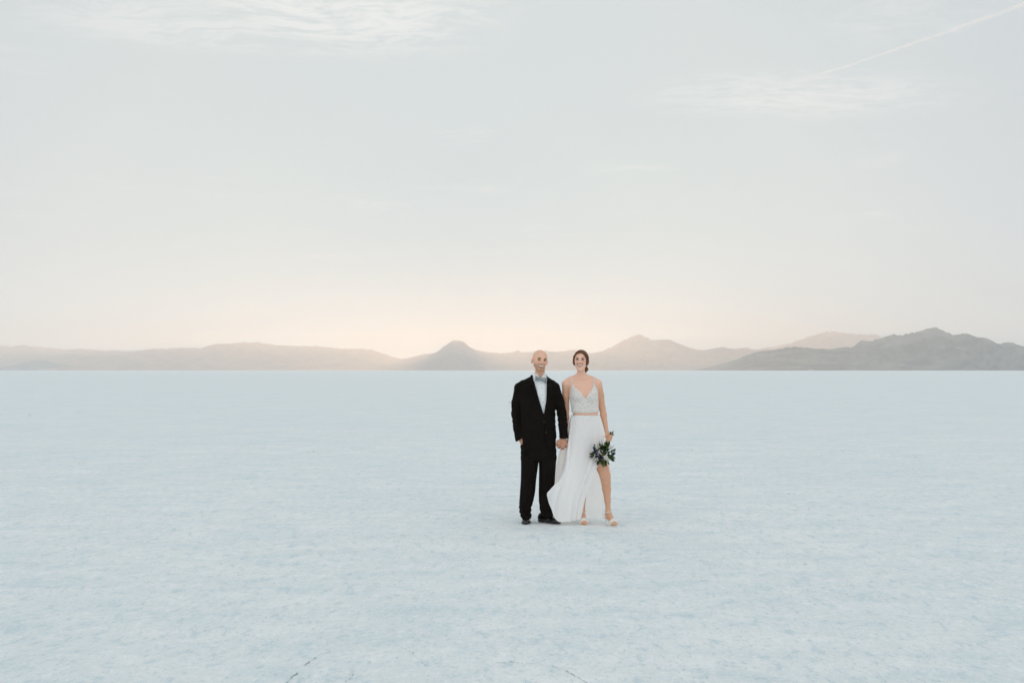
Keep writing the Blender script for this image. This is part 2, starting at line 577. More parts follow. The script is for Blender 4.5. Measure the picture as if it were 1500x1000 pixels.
class Field:
    def __init__(self, lo, hi, h):
        self.lo = np.asarray(lo, float); self.h = h
        self.n = np.ceil((np.asarray(hi, float) - self.lo) / h).astype(int) + 1
        self.F = np.full(self.n, 0.3, np.float32)

    def pts(self, a, b):
        ax = [self.lo[k] + self.h * np.arange(a[k], b[k]) for k in range(3)]
        return np.stack(np.meshgrid(*ax, indexing='ij'), -1)

    def box(self, lo, hi, m):
        a = np.clip(np.floor((lo - m - self.lo) / self.h).astype(int), 0, self.n)
        b = np.clip(np.ceil((hi + m - self.lo) / self.h).astype(int) + 1, 0, self.n)
        return a, b, (slice(a[0], b[0]), slice(a[1], b[1]), slice(a[2], b[2]))

    def add(self, prim, k=0.01):
        f, lo, hi = prim
        a, b, sl = self.box(lo, hi, k + 0.025)
        if np.any(b <= a):
            return self
        d = f(self.pts(a, b)).astype(np.float32)
        c = self.F[sl]
        hh = np.clip(0.5 + 0.5 * (c - d) / k, 0, 1)
        self.F[sl] = c + (d - c) * hh - k * hh * (1 - hh)
        return self

    def sub(self, prim, k=0.005):
        f, lo, hi = prim
        a, b, sl = self.box(lo, hi, k + 0.02)
        if np.any(b <= a):
            return self
        d = -f(self.pts(a, b)).astype(np.float32)
        c = self.F[sl]
        hh = np.clip(0.5 - 0.5 * (c - d) / k, 0, 1)
        self.F[sl] = c + (d - c) * hh + k * hh * (1 - hh)
        return self

    def allpts(self):
        return self.pts(np.zeros(3, int), self.n)

    def like(self, F):
        o = Field.__new__(Field)
        o.lo, o.h, o.n, o.F = self.lo, self.h, self.n, F.astype(np.float32)
        return o

    def at(self, p):
        q = (np.asarray(p, float) - self.lo) / self.h
        i = np.clip(np.floor(q).astype(int), 0, self.n - 2)
        fr = q - i
        r = 0
        for dx in (0, 1):
            for dy in (0, 1):
                for dz in (0, 1):
                    w = (fr[..., 0] if dx else 1 - fr[..., 0]) * (fr[..., 1] if dy else 1 - fr[..., 1]) * (fr[..., 2] if dz else 1 - fr[..., 2])
                    r = r + w * self.F[i[..., 0] + dx, i[..., 1] + dy, i[..., 2] + dz]
        return r

    def grad(self, p):
        e = self.h
        g_ = np.stack([self.at(p + np.eye(3)[k] * e) - self.at(p - np.eye(3)[k] * e) for k in range(3)], -1)
        return g_ / np.maximum(np.linalg.norm(g_, axis=-1, keepdims=True), 1e-9)

    def snap(self, p, off=0.0, it=6):
        p = np.array(p, float)
        for _ in range(it):
            p = p - self.grad(p) * (self.at(p) - off)[..., None] * 0.9
        return p

    def mesh(self):
        F = self.F
        n = self.n
        ins = F < 0
        c = [ins[dx:n[0] - 1 + dx, dy:n[1] - 1 + dy, dz:n[2] - 1 + dz] for dx in (0, 1) for dy in (0, 1) for dz in (0, 1)]
        cnt = np.zeros(c[0].shape, np.int8)
        for x in c:
            cnt += x
        act = (cnt > 0) & (cnt < 8)
        idx = np.argwhere(act)
        vid = np.full(act.shape, -1, np.int64)
        vid[tuple(idx.T)] = np.arange(len(idx))
        corner = np.array([(dx, dy, dz) for dx in (0, 1) for dy in (0, 1) for dz in (0, 1)])
        val = np.stack([F[idx[:, 0] + o[0], idx[:, 1] + o[1], idx[:, 2] + o[2]] for o in corner], 1)
        acc = np.zeros((len(idx), 3)); w = np.zeros(len(idx))
        for i in range(8):
            for j in range(i + 1, 8):
                if np.abs(corner[i] - corner[j]).sum() != 1:
                    continue
                a = val[:, i]; b = val[:, j]
                m = (a < 0) != (b < 0)
                t_ = np.where(m, a / np.where(m, a - b, 1), 0)
                acc += np.where(m[:, None], corner[i] + (corner[j] - corner[i]) * t_[:, None], 0)
                w += m
        V = self.lo + self.h * (idx + acc / w[:, None])
        faces = []
        for ax in range(3):
            s0 = [slice(None)] * 3; s1 = [slice(None)] * 3
            s0[ax] = slice(0, -1); s1[ax] = slice(1, None)
            A = ins[tuple(s0)]; B = ins[tuple(s1)]
            e = np.argwhere(A != B)
            o1, o2 = [k for k in range(3) if k != ax]
            ok = (e[:, o1] > 0) & (e[:, o2] > 0) & (e[:, o1] < n[o1] - 1) & (e[:, o2] < n[o2] - 1)
            e = e[ok]
            d1 = np.zeros(3, int); d1[o1] = 1
            d2 = np.zeros(3, int); d2[o2] = 1
            q = [vid[tuple((e - d1 - d2).T)], vid[tuple((e - d2).T)], vid[tuple(e.T)], vid[tuple((e - d1).T)]]
            q = np.stack(q, 1)
            flip = A[tuple(e.T)] if ax != 1 else ~A[tuple(e.T)]
            q = np.where(flip[:, None], q, q[:, ::-1])
            faces.append(q)
        Q = np.concatenate(faces)
        Q = Q[(Q >= 0).all(1)]
        return V, Q


def field_obj(name, fld, mat, parent, smooth_it=1, wrinkle=None):
    V, Q = fld.mesh()
    if smooth_it:
        for _ in range(smooth_it):
            acc = np.zeros_like(V); w = np.zeros(len(V))
            for k in range(4):
                np.add.at(acc, Q[:, k], V[Q[:, (k + 1) % 4]] + V[Q[:, (k + 3) % 4]])
                np.add.at(w, Q[:, k], 2)
            V = V * 0.5 + 0.5 * acc / np.maximum(w, 1)[:, None]
    if wrinkle is not None:
        V = V + fld.grad(V) * wrinkle(V)[:, None]
    ob = mesh_obj(name, V, Q, mat)
    if parent is not None:
        attach(ob, parent)
    return ob


def attach(ob, parent):
    """parent keeping the place in the world"""
    ob.parent = parent
    root = Vector((0, 0, 0))
    p = parent
    while p is not None:
        root += p.location
        p = p.parent
    if ob.type == 'MESH':
        ob.data.transform(Matrix.Translation(-root))
    else:
        ob.location -= root
    return ob


def empty(name, loc):
    o = bpy.data.objects.new(name, None)
    o.empty_display_size = 0.1
    COL.objects.link(o)
    o.location = loc
    return o


def spline(pts, n):
    P_ = np.array(pts, float)
    m = len(P_)
    if m == 2:
        return P_[0] + (P_[1] - P_[0]) * np.linspace(0, 1, n)[:, None]
    ts = np.linspace(0, m - 1, n)
    i = np.clip(np.floor(ts).astype(int), 0, m - 2)
    f = (ts - i)[:, None]
    p0 = P_[np.maximum(i - 1, 0)]; p1 = P_[i]; p2 = P_[i + 1]; p3 = P_[np.minimum(i + 2, m - 1)]
    return 0.5 * ((2 * p1) + (-p0 + p2) * f + (2 * p0 - 5 * p1 + 4 * p2 - p3) * f ** 2 + (-p0 + 3 * p1 - 3 * p2 + p3) * f ** 3)


def tube(name, pts, rad, mat, parent=None, n=16, sides=8, flat=1.0):
    C = spline(pts, n)
    rad = np.interp(np.linspace(0, 1, n), np.linspace(0, 1, len(np.atleast_1d(rad))), np.atleast_1d(rad)) if np.ndim(rad) else np.full(n, rad)
    T = np.gradient(C, axis=0)
    T /= np.linalg.norm(T, axis=1, keepdims=True)
    up = np.array([0.13, -1.0, 0.21])
    A = np.cross(T, up); A /= np.linalg.norm(A, axis=1, keepdims=True)
    B = np.cross(A, T)
    th = np.linspace(0, 2 * np.pi, sides, endpoint=False)
    V = C[:, None, :] + rad[:, None, None] * (np.cos(th)[None, :, None] * A[:, None, :] + flat * np.sin(th)[None, :, None] * B[:, None, :])
    V = V.reshape(-1, 3)
    F = []
    for i in range(n - 1):
        for k in range(sides):
            k2 = (k + 1) % sides
            F.append((i * sides + k, i * sides + k2, (i + 1) * sides + k2, (i + 1) * sides + k))
    F.append(tuple(range(sides))[::-1])
    F.append(tuple((n - 1) * sides + k for k in range(sides)))
    ob = mesh_obj(name, V, F, mat)
    if parent is not None:
        attach(ob, parent)
    return ob


def ball_obj(name, c, r, mat, parent, scale=(1, 1, 1), seg=12, rot=None):
    V = []; F = []
    nr = seg // 2 + 1
    for i in range(nr + 1):
        a = math.pi * i / nr
        for k in range(seg):
            b_ = 2 * math.pi * k / seg
            V.append((math.sin(a) * math.cos(b_), math.sin(a) * math.sin(b_), math.cos(a)))
    V = np.array(V) * r * np.array(scale)
    if rot is not None:
        V = V @ rot.T
    for i in range(nr):
        for k in range(seg):
            F.append((i * seg + k, (i + 1) * seg + k, (i + 1) * seg + (k + 1) % seg, i * seg + (k + 1) % seg))
    ob = mesh_obj(name, V + np.asarray(c), F, mat)
    if parent is not None:
        attach(ob, parent)
    return ob


def set_tint(ob, cols):
    at_ = ob.data.color_attributes.new('tint', 'FLOAT_COLOR', 'POINT')
    c4 = np.ones((len(cols), 4), np.float32)
    c4[:, :3] = cols
    at_.data.foreach_set('color', c4.ravel())


def mesh_co(ob):
    n = len(ob.data.vertices)
    a = np.zeros(n * 3, np.float32)
    ob.data.vertices.foreach_get('co', a)
    a = a.reshape(-1, 3).astype(float)
    p = ob
    while p is not None:
        a = a + np.array(p.location)
        p = p.parent
    return a


def sstep(x, a, b):
    t_ = np.clip((x - a) / (b - a), 0, 1)
    return t_ * t_ * (3 - 2 * t_)


# ------------------------------------------------------------------ materials of the couple
def skin_material(name):
    mt, t, b = material(name, (0.5, 0.33, 0.25), 0.5, 0.35)
    a = t.n('ShaderNodeAttribute', attribute_name='tint')
    co_ = t.n('ShaderNodeTexCoord').outputs['Object']
    n_ = t.noise(co_, 45, 4, 0.6)
    c = t.mix(t.ramp(n_, [(0.35, 0.0), (0.7, 0.16)]), a.outputs['Color'], (0.72, 0.34, 0.24))
    t.set(b.inputs['Base Color'], c)
    b.inputs['Subsurface Weight'].default_value = 0.12
    b.inputs['Subsurface Radius'].default_value = (0.010, 0.004, 0.002)
    b.inputs['Subsurface Scale'].default_value = 1.0
    bp_ = t.n('ShaderNodeBump', inp={'Height': t.noise(co_, 160, 3, 0.6), 'Strength': 0.15, 'Distance': 0.002})
    t.set(b.inputs['Normal'], bp_)
    return mt


def cloth_material(name, color, rough=0.85, weave=900.0, sheen=0.0, var=0.15, spec=0.15):
    mt, t, b = material(name, color, rough, spec, sheen)
    co_ = t.n('ShaderNodeTexCoord').outputs['Object']
    n_ = t.noise(co_, 9, 4, 0.6)
    dk = tuple(c * (1 - var) for c in color); lt = tuple(min(c * (1 + var), 1) for c in color)
    t.set(b.inputs['Base Color'], t.ramp(n_, [(0.3, dk), (0.7, lt)]))
    wv = t.noise(co_, weave, 2, 0.5)
    bp_ = t.n('ShaderNodeBump', inp={'Height': wv, 'Strength': 0.2, 'Distance': 0.001})
    t.set(b.inputs['Normal'], bp_)
    return mt


mt_skin = skin_material('skin')
mt_suit = cloth_material('black_wool', (0.0075, 0.0058, 0.0046), 0.85, 700, 0.0, 0.15, 0.08)
mt_shirt = cloth_material('white_shirt_cotton', (0.84, 0.87, 0.885), 0.8, 900, 0, 0.03)
mt_button = material('black_button', (0.018, 0.018, 0.018), 0.5, 0.3)[0]
mt_sbutton = material('grey_shirt_stud', (0.30, 0.33, 0.36), 0.35, 0.5)[0]
mt_eye = material('shaded_eye_white', (0.40, 0.34, 0.30), 0.25, 0.4)[0]  # darkened: shade under the brow put into the colour
mt_iris = material('dark_iris', (0.035, 0.025, 0.02), 0.15, 0.5)[0]
mt_teeth = material('teeth', (0.86, 0.83, 0.78), 0.3, 0.5)[0]
mt_brow = cloth_material('brown_eyebrow', (0.22, 0.115, 0.060), 0.8, 500)
mt_lash = material('dark_lashes', (0.06, 0.035, 0.025), 0.6, 0.2)[0]
mt_patent, t, b = material('black_patent_leather', (0.012, 0.011, 0.011), 0.13, 0.6)
mt_sole = material('dark_rubber_sole', (0.03, 0.028, 0.026), 0.6, 0.3)[0]

# patterned bow tie: pale grey-blue silk with darker paisley blobs
mt_bow, t, b = material('grey_blue_patterned_silk', (0.45, 0.52, 0.55), 0.55, 0.3)
co = t.n('ShaderNodeTexCoord').outputs['Object']
vo = t.n('ShaderNodeTexVoronoi', feature='F1', inp={'Vector': co, 'Scale': 62.0})
t.set(b.inputs['Base Color'], t.ramp(vo.outputs['Distance'], [(0.20, (0.05, 0.07, 0.08)), (0.40, (0.46, 0.50, 0.50)), (0.58, (0.30, 0.35, 0.36)), (0.8, (0.08, 0.10, 0.11))]))

# hair with fine strands along the combing direction
mt_hair, t, b = material('auburn_hair', (0.10, 0.045, 0.018), 0.5, 0.25)
co = t.n('ShaderNodeTexCoord').outputs['Object']
mp = t.n('ShaderNodeMapping')
t.set(mp.inputs[0], co)
mp.inputs['Rotation'].default_value = (0.2, 0.75, 0.3)
mp.inputs['Scale'].default_value = (1.0, 1.0, 9.0)
st = t.noise(mp.outputs[0], 28, 5, 0.65, 0.5)
t.set(b.inputs['Base Color'], t.ramp(st, [(0.3, (0.060, 0.020, 0.006)), (0.72, (0.215, 0.080, 0.020))]))
t.set(b.inputs['Normal'], t.n('ShaderNodeBump', inp={'Height': st, 'Strength': 0.5, 'Distance': 0.01}))

# bodice: pale tulle crusted with beads, the beads themselves are geometry
mt_bodice, t, b = material('pale_beaded_tulle', (0.66, 0.66, 0.64), 0.6, 0.4)
co = t.n('ShaderNodeTexCoord').outputs['Object']
vo = t.n('ShaderNodeTexVoronoi', feature='F1', inp={'Vector': co, 'Scale': 105.0})
t.set(b.inputs['Base Color'], t.ramp(vo.outputs['Distance'], [(0.15, (0.93, 0.93, 0.91)), (0.45, (0.86, 0.82, 0.76)), (0.7, (0.66, 0.57, 0.50))]))
t.set(b.inputs['Normal'], t.n('ShaderNodeBump', inp={'Height': vo.outputs['Distance'], 'Strength': 0.7, 'Distance': 0.004}))
mt_bead = material('silver_bead', (0.90, 0.92, 0.92), 0.35, 0.6)[0]
mt_bead.node_tree.nodes['Principled BSDF'].inputs['Metallic'].default_value = 0.15

# skirt: doubled white chiffon in front, one sheer layer behind that lets the sunset through


def chiffon(name, trans, sheer):
    mt = bpy.data.materials.new(name)
    mt.use_nodes = True
    nt_ = mt.node_tree
    t_ = NT(nt_)
    pb = nt_.nodes['Principled BSDF']
    pb.inputs['Base Color'].default_value = (0.95, 0.955, 0.955, 1)
    pb.inputs['Roughness'].default_value = 0.75
    pb.inputs['Specular IOR Level'].default_value = 0.15
    tr_ = t_.n('ShaderNodeBsdfTranslucent')
    tr_.inputs[0].default_value = (0.97, 0.945, 0.90, 1)
    mx_ = t_.n('ShaderNodeMixShader')
    mx_.inputs[0].default_value = trans
    nt_.links.new(pb.outputs[0], mx_.inputs[1])
    nt_.links.new(tr_.outputs[0], mx_.inputs[2])
    tp_ = t_.n('ShaderNodeBsdfTransparent')
    mx2_ = t_.n('ShaderNodeMixShader')
    mx2_.inputs[0].default_value = sheer
    nt_.links.new(mx_.outputs[0], mx2_.inputs[1])
    nt_.links.new(tp_.outputs[0], mx2_.inputs[2])
    nt_.links.new(mx2_.outputs[0], nt_.nodes['Material Output'].inputs[0])
    return mt


mt_skirt = chiffon('white_chiffon_doubled', 0.20, 0.02)
mt_sheer = chiffon('white_chiffon_sheer', 0.65, 0.36)
mt_white = cloth_material('white_satin', (0.80, 0.80, 0.78), 0.45, 800, 0, 0.04, 0.4)
mt_sandal = material('ivory_sandal_leather', (0.86, 0.82, 0.76), 0.35, 0.45)[0]

SKIN_M = np.array((0.86, 0.525, 0.365))
SKIN_W = np.array((0.88, 0.555, 0.42))
LIP = np.array((0.42, 0.14, 0.11))


# ------------------------------------------------------------------ heads
def build_head(fl, c, M3, s, fem):
    wx = 1.0 if fem else 1.06

    def L(p):
        return (np.array(p, float) * np.array([wx, 1, 1]) * s) @ M3.T + c

    def ell(p, r, k, sub=False):
        pr = s_ell(L(p), np.array(r, float) * np.array([wx, 1, 1]) * s, M3)
        fl.sub(pr, k) if sub else fl.add(pr, k)

    def cone(a, b_, ra, rb, k, sub=False):
        pr = s_rcone(L(a), L(b_), ra * s, rb * s)
        fl.sub(pr, k) if sub else fl.add(pr, k)
    ell((0, .014, .034), (.077, .098, .086), .01)
    ell((0, -.026, -.028), (.058 if not fem else .060, .070, .078), .03)
    jw = .043 if fem else .043
    for sx in (-1, 1):
        cone((sx * jw, .006, -.050), (sx * .014, -.068, -.097), .020, .019, .02)
        ell((sx * .041, -.070, -.020), (.021, .022, .020), .018)
        ell((sx * .0795, .016, -.008), (.009, .021, .033), .008)
    ell((0, -.076, -.100), (.021 if fem else .025, .020, .018), .015)
    cone((-.034, -.083, .028), (.034, -.083, .028), .011 if fem else .014, .011 if fem else .014, .018)
    for sx in (-1, 1):
        ell((sx * .0325, -.098, .010), (.0165, .015, .0105), .010, True)
    cone((0, -.093, .018), (0, -.113, -.018), .0075, .0105, .010)
    for sx in (-1, 1):
        ell((sx * .0115, -.104, -.024), (.008, .010, .0075), .006)
    # upper and lower lips round a smile
    for sx in (-1, 1):
        cone((0, -.0985, -.0440), (sx * .034, -.079, -.0375), .0055, .0035, .004)
        cone((0, -.0970, -.0675), (sx * .032, -.079, -.0430), .0062, .0035, .004)
        cone((sx * .017, -.094, -.022), (sx * .040, -.074, -.046), .0035, .002, .006, True)
    for sx in (-1, 1):
        cone((0, -.1015, -.0565), (sx * .027, -.0890, -.0445), .0088, .0040, .002, True)
    return L


def head_tint(V, base, c, M3, s, fem):
    q = ((V - c) @ M3) / s
    if not fem:
        q = q * np.array([1 / 1.06, 1, 1])
    x, y, z = q.T
    cols = np.tile(base, (len(V), 1))
    near = sstep(-np.abs(z), -.17, -.15) * (y < .12)

    def blend(w, c2):
        nonlocal cols
        cols = cols * (1 - w[:, None]) + np.asarray(c2) * w[:, None]
    if not fem:
        # short beard over jaw, chin and upper lip
        up = -.058 + 0.75 * np.maximum(np.abs(x) - .022, 0)
        w = sstep(-z, -up - .004, -up + .014) * sstep(-y, -.030, .005) * sstep(z, -.126, -.112)
        mo = sstep(-np.abs(x), -.032, -.024) * sstep(-np.abs(z + .036), -.009, -.004) * (y < -.06)
        w = np.maximum(w, mo * .75) * near
        blend(w * .66, (0.36, 0.185, 0.090))
        sh = sstep(z, .03, .06) * sstep(y, -.075, -.03) * near
        blend(sh * .20, (0.56, 0.42, 0.36))
    # lips
    arc = -.0375 - .0065 * (1 - np.minimum((x / .034) ** 2, 1))
    arcl = -.043 - .0245 * (1 - np.minimum((x / .032) ** 2, 1))
    lip = np.maximum(sstep(-np.abs(z - arc), -.0065, -.004), sstep(-np.abs(z - arcl), -.0068, -.004)) * (np.abs(x) < .036) * (y < -.070)
    blend(lip * (0.85 if fem else .6) * near, LIP if fem else (0.34, 0.13, 0.10))
    inner = (z < arc) & (z > arcl) & (np.abs(x) < .033) & (y < -.066) & (lip < 0.4)
    blend(inner * 1.0 * near, (0.10, 0.03, 0.03))
    ch = np.exp(-(((np.abs(x) - .042) / .017) ** 2 + ((z + .018) / .016) ** 2)) * (y < -.05) * near
    blend(ch * .5, (0.74, 0.34, 0.26))
    socket_shade = np.exp(-(((np.abs(x) - .0325) / .017) ** 2 + ((z - .011) / .010) ** 2)) * (y < -.06) * near  # brow shade round the eyes painted into the skin
    blend(socket_shade * .36, (0.36, 0.17, 0.10))
    ear = sstep(np.abs(x), .074, .080) * sstep(-np.abs(z + .008), -.045, -.035) * near
    blend(ear * .4, (0.70, 0.30, 0.23))
    return cols


def face_bits(L, M3, s, body, fem, fl):
    def on(pts, off):
        return fl.snap(np.array(pts), off)
    for sx in (-1, 1):
        c = L((sx * .0325, -.0805, .009))
        e = ball_obj('eye', c, .0125 * s, mt_eye, body, (1.05, .9, .38), 16, M3)
        fr = L((sx * .0325 - (.0022 if not fem else -.001), -.0893, .009))
        ball_obj('iris', fr, .0054 * s, mt_iris, body, (1, .7, .75), 10, M3)
        # upper lid line
        lid = tube('eyelid', [L((sx * .0175, -.0885, .0095)), L((sx * .026, -.0945, .0168)), L((sx * .036, -.0935, .0168)), L((sx * .047, -.085, .0100))],
                   [.0015, .0030, .0030, .0018] if fem else [.0015, .0026, .0026, .0015], mt_lash if fem else mt_brow, body, 12, 6)
        tube('eyebrow', on([L((sx * .0145, -.0965, .0275)), L((sx * .027, -.0985, .0335 if fem else .0315)), L((sx * .040, -.091, .0335 if fem else .0305)), L((sx * .050, -.081, .0275))], .0008),
             [.0022, .0030, .0026, .0012] if fem else [.0030, .0044, .0038, .0016], mt_brow, body, 14, 6, 0.6)
    # teeth: a curved white row in the smile
    V = []; F = []
    n = 13
    for i in range(n):
        f = -1 + 2 * i / (n - 1)
        x = f * .0262
        y = -.0965 + .0115 * f * f
        zt = -.0465 + .0030 * f * f
        zb = -.0615 + .0140 * f * f
        V += [L((x, y, zt)), L((x, y - .0012, (zt + zb) / 2)), L((x, y, zb))]
        if i:
            a = (i - 1) * 3
            F += [(a, a + 1, a + 4, a + 3), (a + 1, a + 2, a + 5, a + 4)]
    o = mesh_obj('teeth', V, F, mt_teeth)
    attach(o, body)
    sol = o.modifiers.new('thick', 'SOLIDIFY')
    sol.thickness = 0.004


def chain(fl, pts, rads, k=0.006):
    for a, b_, ra, rb in zip(pts[:-1], pts[1:], rads[:-1], rads[1:]):
        fl.add(s_rcone(a, b_, ra, rb), k)


def crop_shell(fld, lo, hi, off, region, floor=None):
    a, b_, sl = fld.box(np.asarray(lo), np.asarray(hi), 0.0)
    F = fld.F[sl] - off
    pts = fld.pts(a, b_)
    F = np.maximum(F, region(pts))
    if floor is not None:
        F = np.maximum(F, -(fld.F[sl] - floor))
    o = Field.__new__(Field)
    o.h = fld.h
    o.lo = fld.lo + a * fld.h
    o.n = np.array(F.shape)
    o.F = F.astype(np.float32)
    return o


def limit(prim_fn, lo, hi):
    return prim_fn, np.asarray(lo, float), np.asarray(hi, float)


# ------------------------------------------------------------------ the man
def build_man():
    root = empty('person', tuple(P(788, 765, 0)))
    tag(root, 'bald bearded man in black suit and patterned bow tie, one hand in his pocket', 'person', 'wedding couple')
    h = 0.0045
    # ---- body
    fl = Field(P(738, 775, -.36), P(842, 505, .26), h)
    M3 = rotm(2, 6, 14)
    c = P(790.8, 528.6, -.005)
    s = 0.965
    L = build_head(fl, c, M3, s, False)
    fl.add(s_rcone(P(791, 541, .030), P(789.6, 562, .030), .052, .057), .014)
    fl.add(s_loft([(P(0, 640)[2], P(789, 0)[0], Y0, .15, .09), (P(0, 612)[2], P(788, 0)[0], Y0, .145, .088), (P(0, 580)[2], P(787.5, 0)[0], Y0, .165, .098), (P(0, 560)[2], P(788, 0)[0], Y0 + .01, .13, .075)]), .03)
    chain(fl, [P(784, 562, .01), P(762, 569, .01), P(757.5, 606, .06), P(760.5, 637, -.01)], [.05, .048, .036, .028], .03)
    chain(fl, [P(794, 562, .01), P(811.5, 569, .0), P(822, 605, -.03), P(825, 639, -.065)], [.05, .048, .036, .029], .03)
    for a, b_, d in ((776, 774, 771.5), (801.5, 800.5, 801.5)):
        chain(fl, [P(a, 652, 0), P(b_, 705, -.01), P(d, 755, .01)], [.085, .058, .030], .02)
    chain(fl, [P(771.5, 755, .02), P(771.0, 761.5, -.06)], [.030, .018], .01)
    chain(fl, [P(801.5, 754, .02), P(807.0, 761, -.02)], [.030, .018], .01)
    # hand in the pocket
    fl.add(s_ell(P(769, 652, -.030), (.026, .040, .046)), .015)
    chain(fl, [P(760.5, 637, -.01), P(765.5, 648, -.034)], [.028, .026], .01)
    for i in range(4):
        chain(fl, [P(769 + i * .4, 655, -.060 + i * .02), P(771 + i * .4, 661, -.058 + i * .02), P(772 + i * .4, 665, -.05 + i * .02)], [.010, .0095, .008], .004)
    chain(fl, [P(769, 650, -.058), P(772, 653, -.072), P(774, 657, -.070)], [.012, .011, .009], .005)
    # hand that holds hers: back of the hand to the viewer, fingers closing underneath
    fl.add(s_ell(P(824, 646, -.074), (.040, .021, .040)), .012)
    for pts, r in (([P(818.8, 648.5, -.088), P(817.9, 652.6, -.090), P(818.6, 655.0, -.062), P(819.8, 653.0, -.042)], .0098),
                   ([P(822.0, 649.5, -.090), P(821.4, 654.6, -.092), P(822.0, 656.8, -.060), P(822.8, 654.0, -.040)], .0104),
                   ([P(825.2, 649.5, -.089), P(825.2, 654.4, -.090), P(825.2, 656.2, -.060), P(825.6, 653.6, -.040)], .0100),
                   ([P(828.2, 648.3, -.084), P(828.8, 652.4, -.084), P(828.3, 654.0, -.056), P(828.0, 652.0, -.040)], .0088)):
        chain(fl, pts, [r * 1.08, r, r * .95, r * .85], .0035)
    chain(fl, [P(819.5, 643.0, -.078), P(816.9, 646.6, -.094), P(818.6, 650.6, -.108)], [.0135, .0112, .009], .006)
    body = field_obj('body', fl, mt_skin, root)
    V = mesh_co(body)
    cols = head_tint(V, SKIN_M, c, M3, s, False)
    hand = sstep(-V[:, 2], -P(0, 636)[2], -P(0, 640)[2])
    cols = cols * (1 - hand[:, None]) + np.array((0.60, 0.31, 0.20)) * hand[:, None]
    set_tint(body, cols)
    face_bits(L, M3, s, body, False, fl)

    # ---- shirt
    sh = Field(P(760, 640, -.2), P(820, 535, .2), h)
    sh.add(s_loft([(P(0, 618)[2], P(789, 0)[0], Y0, .150, .100), (P(0, 605)[2], P(790, 0)[0], Y0, .150, .108), (P(0, 580)[2], P(789.5, 0)[0], Y0, .17, .116), (P(0, 563)[2], P(789, 0)[0], Y0 + .005, .15, .092), (P(0, 556)[2], P(789.5, 0)[0], Y0 + .015, .085, .078)]), .02)
    shirt = field_obj('shirt', sh, mt_shirt, root, 2, lambda v: 0.0016 * np.sin(v[:, 0] * 190) + 0.002 * fbm(v[:, 0] * 24, v[:, 2] * 16, 2, 4))
    # stand collar with two folded wings
    cf = Field(P(772, 562, -.12), P(812, 540, .16), .003)
    ring = s_loft([(P(0, 556.5)[2], P(789.6, 0)[0], Y0 + .018, .079, .078), (P(0, 547.6)[2], P(790.0, 0)[0], Y0 + .026, .0745, .073)])
    cf.add(ring, .002)
    hole = s_loft([(P(0, 562)[2], P(789.6, 0)[0], Y0 + .020, .066, .064), (P(0, 542)[2], P(790.0, 0)[0], Y0 + .026, .0635, .062)])
    cf.sub(hole, .002)
    # open notch at the throat
    cf.sub(limit(lambda p: np.maximum(pxpoly([(786.0, 546), (791.6, 555.2), (796.6, 546)])(p), p[..., 1] - (Y0 - .01)), P(784, 557, -.12), P(798, 545, 0)), .003)
    collar = field_obj('collar', cf, mt_shirt, shirt)
    for px0, px1, px2, k in ((781.8, 791.2, 783.0, -1), (800.0, 792.6, 800.6, 1)):
        wing = [P(px0, 549.8, -.012), P(px1, 554.8, -.082), P(px2 + k * -.5, 559.3, -.072), P(px0 + k * .5, 556, -.03)]
        F4 = [(0, 1, 2, 3)]
        o = mesh_obj('collar_wing', wing, F4, mt_shirt, smooth=False)
        attach(o, shirt)
        m_ = o.modifiers.new('thick', 'SOLIDIFY'); m_.thickness = .004; m_.offset = 0
    for py in (567, 578, 588.5, 598):
        q = sh.snap(P(793.2 + (py - 567) * .09, py, -.11)[None])[0]
        ball_obj('button', q, .0048, mt_sbutton, shirt, (1, .6, 1), 10)

    # ---- bow tie
    bow = empty('bow_tie', tuple(P(792.4, 555.2, -.098)))
    attach(bow, root)
    for k in (-1, 1):
        V = []; F = []
        nx, nz = 9, 9
        for side in (-1, 1):
            for i in range(nx):
                u = i / (nx - 1)
                half = (.0115 + .0175 * (u ** .8)) * (1 - .10 * max(0, u - .85) / .15)
                for j in range(nz):
                    w = -1 + 2 * j / (nz - 1)
                    th_ = (.004 + .010 * math.sin(math.pi * min(u * .95 + .05, 1)) * (1 - w * w)) * side
                    plt = .0022 * math.cos(w * 7) * (1 - u)
                    V.append((k * (.006 + .058 * u), -th_ + plt + .010 * u * u, w * half + (.002 if k < 0 else -.003) * u - .003 * k * u))
        o_ = nx * nz
        for sidx in range(2):
            for i in range(nx - 1):
                for j in range(nz - 1):
                    a = sidx * o_ + i * nz + j
                    F.append((a, a + 1, a + nz + 1, a + nz) if (sidx == 0) == (k > 0) else (a, a + nz, a + nz + 1, a + 1))
        for j in range(nz - 1):
            for i in (0, nx - 1):
                a = i * nz + j
                F.append((a, a + 1, o_ + a + 1, o_ + a))
        for i in range(nx - 1):
            for j in (0, nz - 1):
                a = i * nz + j
                F.append((a, a + nz, o_ + a + nz, o_ + a))
        lobe = mesh_obj('bow_wing', np.array(V) @ rotm(0, 6, 10).T, F, mt_bow, bow)
        bm_ = bmesh.new(); bm_.from_mesh(lobe.data); bmesh.ops.recalc_face_normals(bm_, faces=bm_.faces); bm_.to_mesh(lobe.data); bm_.free()
    kn = ball_obj('knot', (0, 0, 0), .0125, mt_bow, None, (.95, .9, 1.15), 14)
    kn.parent = bow

    # ---- jacket
    jf = Field(P(742, 668, -.22), P(838, 540, .22), h)
